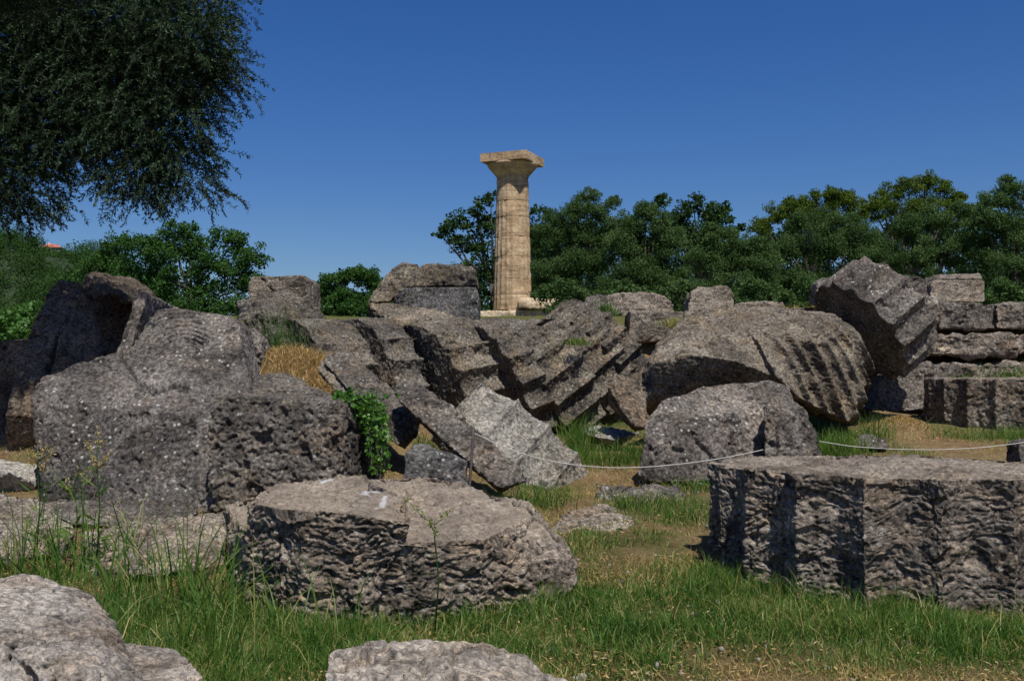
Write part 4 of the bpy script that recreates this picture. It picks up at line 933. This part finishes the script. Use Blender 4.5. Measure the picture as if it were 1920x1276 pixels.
V, Fc, T = crown_mesh(Ls, 5, .42, .5, nsub=7, subr=.55)
o = link('distant_wood', mk_mesh('distant_wood', V, Fc, {'tint': T}), M_WOOD); tag(o, 'dense dark pine wood covering the far hill', 'wood', kind='stuff')
# house
hp = P(99, 470, HD); hr = bpy.data.objects.new('house', None); COL.objects.link(hr); hr.location = hp - np.array([0, 0, 2.6]); hr.scale = (.82, .82, .82); hr.rotation_euler.z = radians(12)
tag(hr, 'cream house with a red tiled roof on the ridge of the wooded hill', 'house')
def boxm(name, sx, sy, sz, loc, mat, parent, roof=False):
    bm = bmesh.new(); bmesh.ops.create_cube(bm, size=1)
    for v in bm.verts:
        top = v.co.z > 0; k = (.35 if roof and top else 1)
        v.co = Vector((v.co.x * sx * k, v.co.y * sy * k, v.co.z * sz))
    m = bpy.data.meshes.new(name); bm.to_mesh(m); bm.free(); return link(name, m, mat, parent, loc)
boxm('wall', 6.6, 6, 4.2, (0, 0, 2.1), M_PLAST, hr); boxm('roof', 8.2, 7.4, 1.5, (0, 0, 4.96), M_ROOFT, hr, True)
for x in (-2.3, -.8, .8, 2.3):
    for z in (1.4, 3.2): boxm('window', .6, .1, .9, (x, -3.06, z), M_WIN, hr)
boxm('chimney', .6, .6, 1.2, (-1.5, .4, 5.9), M_PLAST, hr)
for px, y0, y1, lab in ((27, 449, 470, 'thin utility pole on the ridge left of the house'), (66, 447, 470, 'thin utility pole on the ridge right beside the house'), (170, 451, 485, 'bare mast on the ridge right of the house')):
    a, b = P(px, y1, HD), P(px, y0, HD); r = bpy.data.objects.new('utility_pole', None); COL.objects.link(r); r.location = a; tag(r, lab, 'pole', 'poles on the hill ridge')
    link('pole', tubes_mesh('pole', [(np.array([a - (0, 0, 3), b]) - a, .11)], 6), M_RUST, r)
    if px < 100: link('crossarm', tubes_mesh('crossarm', [(np.array([b + (-1, 0, -.6), b + (1, 0, -.6)]) - a, .08)], 6), M_RUST, r)

# ------------------------------------------------------------------ foreground olive tree
def big_olive():
    rs = np.random.RandomState(3)
    b = np.array([-9.6, 12.6, float(gz(-9.6, 12.6))]); root = bpy.data.objects.new('olive_tree', None); COL.objects.link(root); root.location = b
    tag(root, 'large dark olive tree whose drooping crown fills the top left corner', 'tree')
    # lobes (px, py, r px, d)
    lob = [(-60, 60, 150, 12.5), (60, 60, 140, 12.8), (180, 40, 130, 12.6), (300, 40, 110, 12.4), (380, 60, 80, 12.2), (400, 130, 66, 12.0), (452, 138, 34, 12.0), (330, 140, 100, 12.2), (220, 170, 110, 12.4),
           (90, 180, 120, 12.6), (-40, 220, 130, 12.6), (30, 290, 80, 12.4), (-60, 330, 80, 12.4), (120, 270, 60, 12.3), (250, 250, 80, 12.2), (330, 240, 86, 12.1), (385, 230, 56, 12.0), (370, 310, 56, 12.0), (300, 320, 50, 12.0),
           (255, 330, 42, 12.0), (270, 375, 24, 12.0), (400, 345, 34, 12.0), (40, 350, 46, 12.3), (85, 370, 26, 12.2), (70, 395, 18, 12.2), (-10, 380, 40, 12.3), (200, 60, 150, 13.8), (60, 180, 150, 14), (320, 150, 90, 13.4),
           (100, -120, 170, 13), (300, -110, 130, 12.8), (-150, -60, 190, 13), (420, -20, 50, 12.4), (200, -230, 150, 13.5), (-200, 200, 160, 12.8), (0, -260, 180, 13.5), (-260, 30, 190, 13), (400, 60, 50, 11.9), (440, 100, 24, 11.9),
           (10, -130, 120, 8.9), (100, -150, 100, 8.9), (-110, -120, 140, 9.3), (50, -270, 120, 9), (-80, -300, 150, 9.4), (0, -60, 90, 9.6),  # this row and the next: unseen lobes added to shade the left slabs
           (20, -420, 160, 8.0), (130, -390, 140, 8.2), (-70, -500, 180, 8.0), (60, -600, 190, 7.7), (-160, -380, 170, 8.6), (150, -230, 90, 8.6)]
    L = [(P(px - (34 if px > 290 else 12 if px > 200 else 0), py - (14 if 100 < px < 240 and py > 200 else 0), d), r * d / F) for px, py, r, d in lob]
    Cs, Ds, Ls, Ts, tw = [], [], [], [], []
    for c, r in L:
        nt_ = int(500 * r ** 1.8) + 12
        dd = rdir(rs, nt_); st = c + dd * (r * rs.uniform(.15, .92, nt_) ** .8)[:, None]
        for j in range(nt_):
            ln = rs.uniform(.28, .62) * min(1, r / .35 + .3); k = 7
            d0 = dd[j] * .8 + rdir(rs, 1)[0] * .5; d0[2] = d0[2] * .5 + .15
            pts = [st[j]]; v = d0 / np.linalg.norm(d0)
            for s in range(k):
                v = v + np.array([0, 0, -.16]) + rs.normal(size=3) * .10; v /= np.linalg.norm(v); pts.append(pts[-1] + v * ln / k)
            pts = np.array(pts); tw.append(pts)
            m = int(ln * 130); t = rs.uniform(.1, 1, m) * k; i0 = np.minimum(t.astype(int), k - 1); f = (t - i0)[:, None]
            base_ = pts[i0] * (1 - f) + pts[i0 + 1] * f; tdir = pts[i0 + 1] - pts[i0]; tdir /= np.linalg.norm(tdir, axis=1)[:, None]
            D = tdir * .75 + rdir(rs, m) * .75; D /= np.linalg.norm(D, axis=1)[:, None]
            l = rs.uniform(.035, .062, m); Cs.append(base_ + D * (l / 2)[:, None] + rs.normal(size=(m, 3)) * .006); Ds.append(D); Ls.append(l)
            Ts.append(np.where(rs.uniform(size=m) < .15, rs.uniform(.7, 1, m), rs.uniform(0, .6, m)))
    C = np.vstack(Cs); D = np.vstack(Ds); l = np.concatenate(Ls); T = np.concatenate(Ts)
    V, Fc = leaf_quads(C, D, perp(rs, D), l, l * .26)
    link('crown', mk_mesh('crown', V - b, Fc, {'tint': np.repeat(T, 4)}), M_OLIVE, root)
    # twigs
    k = len(tw[0]); A = np.array(tw); r = np.linspace(.0035, .001, k)
    n = 3; th = np.arange(n) / n * 2 * pi
    off = np.stack([np.cos(th), np.sin(th), 0 * th], 1)
    Vt = (A[:, :, None] + off[None, None] * r[None, :, None, None]).reshape(-1, 3)
    idx = (np.arange(len(tw))[:, None, None] * k * n + np.arange(k - 1)[None, :, None] * n + np.arange(n)[None, None]).ravel()
    j = idx % n; nx = idx - j + (j + 1) % n
    link('twigs', mk_mesh('twigs', Vt - b, np.stack([idx, nx, nx + n, idx + n], 1)), M_TWIG, root)
    lst = [(np.array([[0, 0, -.3], [.1, 0, .6], [.35, .1, 1.4], [.9, 0, 2.2]]), [.42, .32, .28, .22])]
    fork = np.array([.9, 0, 2.2])
    for c, r in [l for l in L if l[0][0] < -6.6]:
        q = c - b; mid_ = fork * .5 + q * .5 + np.array([0, 0, .35]); lst.append((np.array([fork, mid_, q, q + (q - fork) * .05]), [.06, .025, .008, .003]))
    link('trunk', tubes_mesh('trunk', lst, 8), M_BARK, root)
    print('olive leaves', len(C))
big_olive()

# ------------------------------------------------------------------ grass
def blades(pos, h, wd, lean, seed, T):
    """curved tapering blades; pos Nx3"""
    rs = np.random.RandomState(seed); n = len(pos)
    az = rs.uniform(0, 2 * pi, n); L = np.stack([np.cos(az), np.sin(az), 0 * az], 1); fz = rs.uniform(0, 2 * pi, n)
    Sd = np.stack([np.cos(fz), np.sin(fz), 0 * fz], 1) * (wd / 2)[:, None]
    rows = []
    for s, wk in ((0, .8), (.35, 1.), (.7, .65)):
        c = pos + L * (lean * h * s ** 2)[:, None] + np.array([0, 0, 1]) * (h * (s - .35 * lean * s ** 2))[:, None]
        rows += [c - Sd * wk, c + Sd * wk]
    c = pos + L * (lean * h)[:, None] + np.array([0, 0, 1]) * (h * (1 - .45 * lean))[:, None]; rows += [c - Sd * .05, c + Sd * .05]
    V = np.stack(rows, 1).reshape(-1, 3); i = np.arange(n)[:, None] * 8
    Fc = np.vstack([i + np.array([0, 1, 3, 2]), i + np.array([2, 3, 5, 4]), i + np.array([4, 5, 7, 6])])
    return V, Fc, np.repeat(T, 8)
def scatter(n, y0, y1, seed, amax=.62):
    rs = np.random.RandomState(seed)
    y = 1 / rs.uniform(1 / y1, 1 / y0, n) if y0 > 0 else rs.uniform(y0, y1, n)
    a = rs.uniform(-amax, amax, n); x = a * y
    return x, y, rs
# lawn
x, y, rs = scatter(520000, 2.6, 13.5, 1)
g = green(x, y); keep = rs.uniform(size=len(x)) < np.clip(g * 1.0, .035, 1) * np.clip(.6 + .9 * fbm(np.stack([x, y, 0 * x], 1) * 2.2, 3, 44), .12, 1); x, y, g = x[keep], y[keep], g[keep]
pos = np.stack([x, y, gz(x, y) - .01], 1)
h = rs.uniform(.03, .10, len(x)) * (.55 + .8 * g) * (1 + .5 * fbm(pos * 1.7, 2, 5)) ; h = np.clip(h, .02, .2)
T = np.clip(rs.normal(.46, .24, len(x)) + .28 * fbm(pos * 2.5, 2, 8), 0, 1)
V, Fc, TT = blades(pos, h, rs.uniform(.002, .0042, len(x)) * (1 + y / 8), rs.uniform(.1, .9, len(x)), 2, T)
o = link('grass', mk_mesh('grass', V, Fc, {'tint': TT}), M_GRASS); tag(o, 'short green turf between and in front of the fallen stones', 'grass', kind='stuff')
print('lawn', len(x))
# dry thatch
x, y, rs = scatter(420000, 2.6, 13.5, 21)
g = green(x, y); p = np.stack([x, y, 0 * x], 1); dn = .5 + .9 * fbm(p * 1.1, 3, 31)
keep = rs.uniform(size=len(x)) < np.clip((.95 - g * .5) * dn, .05, 1); x, y = x[keep], y[keep]
pos = np.stack([x, y, gz(x, y) - .004], 1)
V, Fc, TT = blades(pos, rs.uniform(.02, .06, len(x)), rs.uniform(.0016, .003, len(x)) * (1 + y / 8), rs.uniform(.4, 1.6, len(x)), 22, rs.uniform(0, 1, len(x)))
o = link('dry_grass', mk_mesh('dry_grass', V, Fc, {'tint': TT}), M_DRY); tag(o, 'short straw-coloured dead grass on the worn soil', 'grass', kind='stuff')
# orange dry grass on the mound and on the platform
X, Y, Hh = [], [], []
rs = np.random.RandomState(9)
for cx, cy, sx, sy, n, hh in ((-2.15, 10.8, .33, .36, 3800, .17), (-2.75, 11.3, .35, .25, 1700, .13), (-1.7, 10.2, .22, .35, 1600, .10), (8.6, 18.4, 1.5, .5, 5000, .12), (7.6, 18.6, .7, .5, 2500, .14), (5.2, 18.4, .6, .6, 4000, .28), (10, 20, 2, 1, 4000, .18), (4.85, 12.85, .3, .3, 5000, .06)):
    X.append(rs.normal(cx, sx, n)); Y.append(rs.normal(cy, sy, n)); Hh.append(np.full(n, hh))
x = np.concatenate(X); y = np.concatenate(Y); hh = np.concatenate(Hh)
pos = np.stack([x, y, gz(x, y) - .01], 1)
V, Fc, TT = blades(pos, hh * rs.uniform(.4, 1.2, len(x)), rs.uniform(.004, .008, len(x)), rs.uniform(.3, 1.5, len(x)), 10, rs.uniform(0, 1, len(x)))
o = link('straw', mk_mesh('straw', V, Fc, {'tint': TT}), M_STRAW); tag(o, 'orange sun-dried grass on the mound and along the platform', 'grass', kind='stuff')

# long dead stalks standing in the turf
x, y, rs = scatter(5200, 2.9, 10, 91, .56); g = green(x, y); k = rs.uniform(size=len(x)) < .25 + .5 * g; x, y = x[k], y[k]
V, Fc, TT = blades(np.stack([x, y, gz(x, y) - .01], 1), rs.uniform(.08, .24, len(x)), rs.uniform(.0016, .003, len(x)), rs.uniform(.2, 1.5, len(x)), 92, rs.uniform(.3, 1, len(x)))
o = link('dry_stalks', mk_mesh('dry_stalks', V, Fc, {'tint': TT}), M_DRY); tag(o, 'long bleached stalks among the green turf', 'grass', kind='stuff')
# pebbles and litter lying on the soil
rs = np.random.RandomState(55); ico = bmesh.new(); bmesh.ops.create_icosphere(ico, subdivisions=1, radius=1)
iv = np.array([v.co[:] for v in ico.verts]); if_ = np.array([[v.index for v in f.verts] for f in ico.faces]); ico.free()
x, y, _ = scatter(900, 2.8, 12.5, 56, .56); Vs = []
for a, b in zip(x, y):
    r = rs.uniform(.006, .022) * (1.6 if rs.uniform() < .08 else 1)
    Vs.append(iv * (rs.uniform(.6, 1.2, 3) * r) * (1 + rs.uniform(-.2, .2, (len(iv), 1))) + np.array([a, b, float(gz(a, b)) + r * .1]))
Fc = np.vstack([if_ + k * len(iv) for k in range(len(Vs))])
o = link('gravel', mk_mesh('gravel', np.vstack(Vs), Fc), M_LGREY); tag(o, 'small limestone chips scattered over the soil', kind='stuff')
x, y, rs = scatter(26000, 2.8, 12.5, 57, .58); D = rdir(rs, len(x)); D[:, 2] *= .15; D /= np.linalg.norm(D, axis=1)[:, None]
sd = np.cross(D, np.array([0, 0, 1.]) + .4 * rdir(rs, len(x))); sd /= np.linalg.norm(sd, axis=1)[:, None]; l = rs.uniform(.012, .04, len(x))
V, Fc = leaf_quads(np.stack([x, y, gz(x, y) + rs.uniform(.004, .03, len(x))], 1), D, sd, l, l * rs.uniform(.12, .4, len(x)))
o = link('leaf_litter', mk_mesh('leaf_litter', V, Fc, {'tint': np.repeat(rs.uniform(0, 1, len(x)), 4)}), M_STRAW); tag(o, 'dead leaves and straw bits on the soil', kind='stuff')

# tall grass clumps: each clump is a thing of its own
def tuft(name, label, x, y, n, h, spread, wd, seed, mat=M_GRASS, lean=(.15, .9), group=None, z=None, tmean=.45):
    rs = np.random.RandomState(seed)
    bx = rs.normal(0, spread, n); by = rs.normal(0, spread * .8, n); b = np.array([x, y, float(gz(x, y)) if z is None else z])
    pos = np.stack([bx, by, (gz(bx + x, by + y) - b[2] if z is None else 0 * bx) - .02], 1)
    V, Fc, TT = blades(pos, h * rs.uniform(.35, 1.1, n), wd * rs.uniform(.6, 1.3, n), rs.uniform(*lean, n), seed + 1, np.clip(rs.normal(tmean, .22, n), 0, 1))
    o = link(name, mk_mesh(name, V, Fc, {'tint': TT}), mat, loc=b); return tag(o, label, 'grass clump', group)
# broad stand of tall grass, left and centre foreground
X, Y, Hh, Wd = [], [], [], []
rs = np.random.RandomState(123)
for px, py, n, s, hh, wd in ((60, 1080, 120, .35, .44, .008), (130, 1075, 120, .3, .48, .008), (190, 1075, 110, .25, .50, .009), (280, 1120, 160, .3, .34, .008), (20, 1040, 110, .3, .38, .007), (230, 1020, 60, .2, .36, .007), (330, 1080, 70, .3, .36, .008),
                           (420, 1150, 330, .35, .46, .008), (470, 1190, 330, .35, .42, .008), (380, 1220, 600, .35, .26, .005), (540, 1210, 380, .35, .26, .005), (460, 1110, 120, .2, .48, .009), (600, 1200, 260, .35, .20, .005), (340, 1140, 260, .3, .26, .006),
                           (700, 1200, 260, .4, .17, .005), (820, 1200, 260, .4, .16, .005), (960, 1180, 420, .4, .15, .004), (1060, 1150, 500, .35, .14, .004), (300, 1260, 500, .3, .22, .005), (500, 1260, 500, .3, .20, .004), (1150, 1160, 300, .35, .11, .004),
                           (1300, 1110, 700, .35, .15, .004), (1400, 1140, 800, .35, .16, .004), (1500, 1150, 900, .35, .17, .004), (1620, 1150, 900, .4, .17, .004), (1750, 1160, 900, .4, .18, .004), (1870, 1160, 900, .4, .19, .004), (1340, 1085, 300, .2, .16, .004), (1980, 1160, 700, .4, .18, .004)):
    c = G(px, py); X.append(rs.normal(c[0], s, n)); Y.append(rs.normal(c[1], s * .8, n)); Hh.append(np.full(n, hh)); Wd.append(np.full(n, wd))
x = np.concatenate(X); y = np.concatenate(Y); hh = np.concatenate(Hh); wd = np.concatenate(Wd)
pn = np.stack([x, y, 0 * x], 1); q = fbm(pn * 3.1, 3, 71); k = rs.uniform(size=len(x)) < np.clip(.55 + 1.3 * q, .08, 1); x, y, hh, wd, q = x[k], y[k], hh[k] * (1 + .5 * q[k]), wd[k], q[k]
pos = np.stack([x, y, gz(x, y) - .02], 1)
V, Fc, TT = blades(pos, hh * rs.uniform(.35, 1.15, len(x)), wd * rs.uniform(.6, 1.3, len(x)), rs.uniform(.05, .95, len(x)), 124, np.clip(rs.normal(.45, .25, len(x)), 0, 1))
o = link('tall_grass', mk_mesh('tall_grass', V, Fc, {'tint': TT}), M_GRASS); tag(o, 'tall rank grass around the foreground stones', 'grass', kind='stuff')
GG = 'grass clumps among the stones'
for i, (px, py, d, n, h, s, lab) in enumerate([
    (1085, 800, 10.6, 420, .50, .10, 'tall upright green clump under the sixth toppled drum'), (1120, 835, 10.0, 420, .26, .16, 'green clump in front of the flat pale stone'), (1190, 835, 9.9, 420, .30, .13, 'green clump against the left side of the domed boulder'),
    (1060, 830, 10.4, 260, .24, .14, 'green clump right of the pale fluted wedge'), (1555, 840, 9.9, 520, .42, .12, 'tall green clump right of the split-off boulder'), (1585, 835, 10.6, 420, .34, .14, 'green clump under the ragged flutes of the giant drum'),
    (1640, 765, 12.0, 160, .45, .12, 'arching grass clump under the perched fluted drum'), (1790, 830, 12.4, 300, .20, .2, 'low leafy clump at the foot of the even fluted drum'), (1900, 820, 12.2, 500, .24, .3, 'green clump at the right frame edge before the even fluted drum'),
    (1010, 905, 8.1, 340, .26, .16, 'green clump at the foot of the pale fluted wedge'), (930, 925, 8.0, 260, .18, .18, 'green clump just right of the iron post'), (1190, 960, 7.8, 300, .20, .16, 'green clump growing over the knobbly flat rock'),
    (1300, 905, 8.6, 260, .16, .14, 'green clump under the domed boulder'), (810, 810, 10.2, 160, .22, .1, 'green clump seen through the gap between the leaning beams')]):
    c = P(px, py, d); tuft('grass_tuft', lab, c[0], d, n, h, s, .006, 200 + i, group=GG)
for i, (px, py, d, n, h, s, lab) in enumerate([(1890, 715, 15.0, 160, .42, .2, 'upright grass clump on the lowest temple step'), (1800, 716, 15.0, 120, .25, .2, 'thin grass clump on the lowest temple step, left of the upright one')]):
    c = P(px, py, d); tuft('grass_tuft', lab, c[0], d, n, h, s, .008, 230 + i, group=GG, z=c[2] - .03)
c = P(337, 690, 8.95); tuft('weed_tuft', 'dark green tuft rooted in the crack of the lichen-dotted boulder', c[0], 8.95, 220, .16, .035, .006, 240, z=c[2] - .03, tmean=.25)
c = P(1080, 640, 12.4); tuft('weed_tuft', 'bright green weed between the sixth and seventh toppled drums', c[0], 12.2, 260, .12, .07, .01, 241, z=c[2] - .03, tmean=.6)
c = P(1272, 605, 17.0); tuft('weed_tuft', 'yellow-green weed on the step behind the last toppled drum', c[0], 17.0, 300, .22, .12, .012, 242, z=c[2] - .05, tmean=.9)
c = P(1132, 585, 17.6); tuft('weed_tuft', 'brownish weed growing on the mossy stone', c[0], 17.6, 260, .35, .12, .012, 243, z=c[2] - .05, tmean=.3)
c = P(535, 690, 11.6); tuft('dry_grass_tuft', 'tall thin dry stalks in front of the eroded drum stub', c[0], 11.6, 260, .85, .2, .006, 244, z=c[2] - .05, tmean=.2, lean=(.02, .3), group=GG)

# seed-headed weeds at left
def weed(px, py_top, d, label, seed):
    rs = np.random.RandomState(seed); top = P(px, py_top, d); b = np.array([top[0], d, float(gz(top[0], d))]); H_ = top[2] - b[2]
    root = bpy.data.objects.new('seeding_weed', None); COL.objects.link(root); root.location = b; tag(root, label, 'weed', 'seeding weeds in the left grass')
    st = [(np.array([[0, 0, 0], [.02, 0, H_ * .5], [.0, 0, H_ * .85], [0, 0, H_]]), [.005, .004, .003, .002])]
    heads = []
    for k in range(4 if seed == 4 else 9):
        z = H_ * rs.uniform(.74, .97); a = rs.uniform(0, 2 * pi); l = rs.uniform(.05, .13); e = np.array([cos(a) * l, sin(a) * l, z + l * .9])
        st.append((np.array([[0, 0, z], e * np.array([.5, .5, 0]) + (0, 0, z + l * .35), e]), [.002, .0015, .001])); heads.append((np.array([0, 0, z]), e))
    link('stem', tubes_mesh('stem', st, 5), M_VINE, root)
    for i_ in range(len(root.children[0].data.materials)): pass
    C, D = [], []
    for p0, e in heads:
        m = 26; t = rs.uniform(.35, 1.1, m)[:, None]; C.append(p0 + (e - p0) * t + rs.normal(size=(m, 3)) * .008); D.append((e - p0) / np.linalg.norm(e - p0) + rdir(rs, m) * .9)
    C = np.vstack(C); D = np.vstack(D); D /= np.linalg.norm(D, axis=1)[:, None]; l = rs.uniform(.012, .026, len(C)); V, Fc = leaf_quads(C, D, perp(rs, D), l, l * .4)
    link('seed_head', mk_mesh('seed_head', V, Fc, {'tint': np.repeat(rs.uniform(.5, 1, len(C)), 4)}), M_DRY if seed % 2 else M_GRASS, root)
    m = 2 if seed == 4 else 16; z = rs.uniform(.05, .8, m) * H_; a = rs.uniform(0, 2 * pi, m); D = np.stack([np.cos(a), np.sin(a), rs.uniform(-.1, .8, m)], 1); D /= np.linalg.norm(D, axis=1)[:, None]
    l = rs.uniform(.08, .17, m); C = np.stack([0 * z, 0 * z, z], 1) + D * (l / 2)[:, None]; V, Fc = leaf_quads(C, D, perp(rs, D), l, l * .12)
    link('leaf_blades', mk_mesh('leaf_blades', V, Fc, {'tint': np.repeat(rs.uniform(.3, .7, m), 4)}), M_GRASS, root)
weed(182, 828, 6.0, 'tallest seeding weed in front of the lichen-dotted boulder', 1)
weed(70, 840, 6.3, 'seeding weed with brown heads at the left edge of the lichen-dotted boulder', 3)
weed(140, 890, 6.2, 'shorter seeding weed just left of the tallest one', 2)
weed(815, 975, 4.75, 'slender seeding weed in front of the front centre drum', 4)

# vine hanging over the squared block
def vine():
    rs = np.random.RandomState(8); b = P(712, 885, 8.2); b[2] = float(gz(b[0], b[1]))
    root = bpy.data.objects.new('hanging_vine', None); COL.objects.link(root); root.location = b; tag(root, 'bright green leafy vine hanging over the right end of the squared block', 'vine')
    C, T, st = [], [], []
    for k in range(44):
        s = P(rs.uniform(640, 700), rs.uniform(738, 760), rs.uniform(8.0, 8.35)); ex = rs.uniform(690, 728); ln = rs.uniform(.3, 1)
        m_ = P(ex, rs.uniform(750, 790), rs.uniform(8.0, 8.2)); e = P(ex + rs.uniform(-8, 8), 780 + 110 * ln, rs.uniform(7.95, 8.15))
        if k > 36: m_ = P(rs.uniform(600, 640), 745, 8.1); e = P(rs.uniform(620, 760), rs.uniform(730, 770), 8.05)
        t = np.linspace(0, 1, 10)[:, None]; pts = s * (1 - t) ** 2 + 2 * m_ * t * (1 - t) + e * t ** 2 + rs.normal(size=(10, 3)) * .012; st.append((pts - b, [.003] * 10))
        m = 60; u = rs.uniform(0, 9, m); i0 = np.minimum(u.astype(int), 8); f = (u - i0)[:, None]; C.append(pts[i0] * (1 - f) + pts[i0 + 1] * f + rs.normal(size=(m, 3)) * .022)
    C = np.vstack(C) - b; D = rdir(rs, len(C)); D[:, 2] -= .5; D /= np.linalg.norm(D, axis=1)[:, None]; l = rs.uniform(.022, .05, len(C)); V, Fc = leaf_quads(C, D, perp(rs, D), l, l * .75)
    link('leaves', mk_mesh('leaves', V, Fc, {'tint': np.repeat(np.clip(rs.normal(.45, .28, len(C)), 0, 1), 4)}), M_VINE, root)
    link('stems', tubes_mesh('stems', st, 4), M_TWIG, root)
vine()
print('verts', sum(len(m.vertices) for m in bpy.data.meshes))
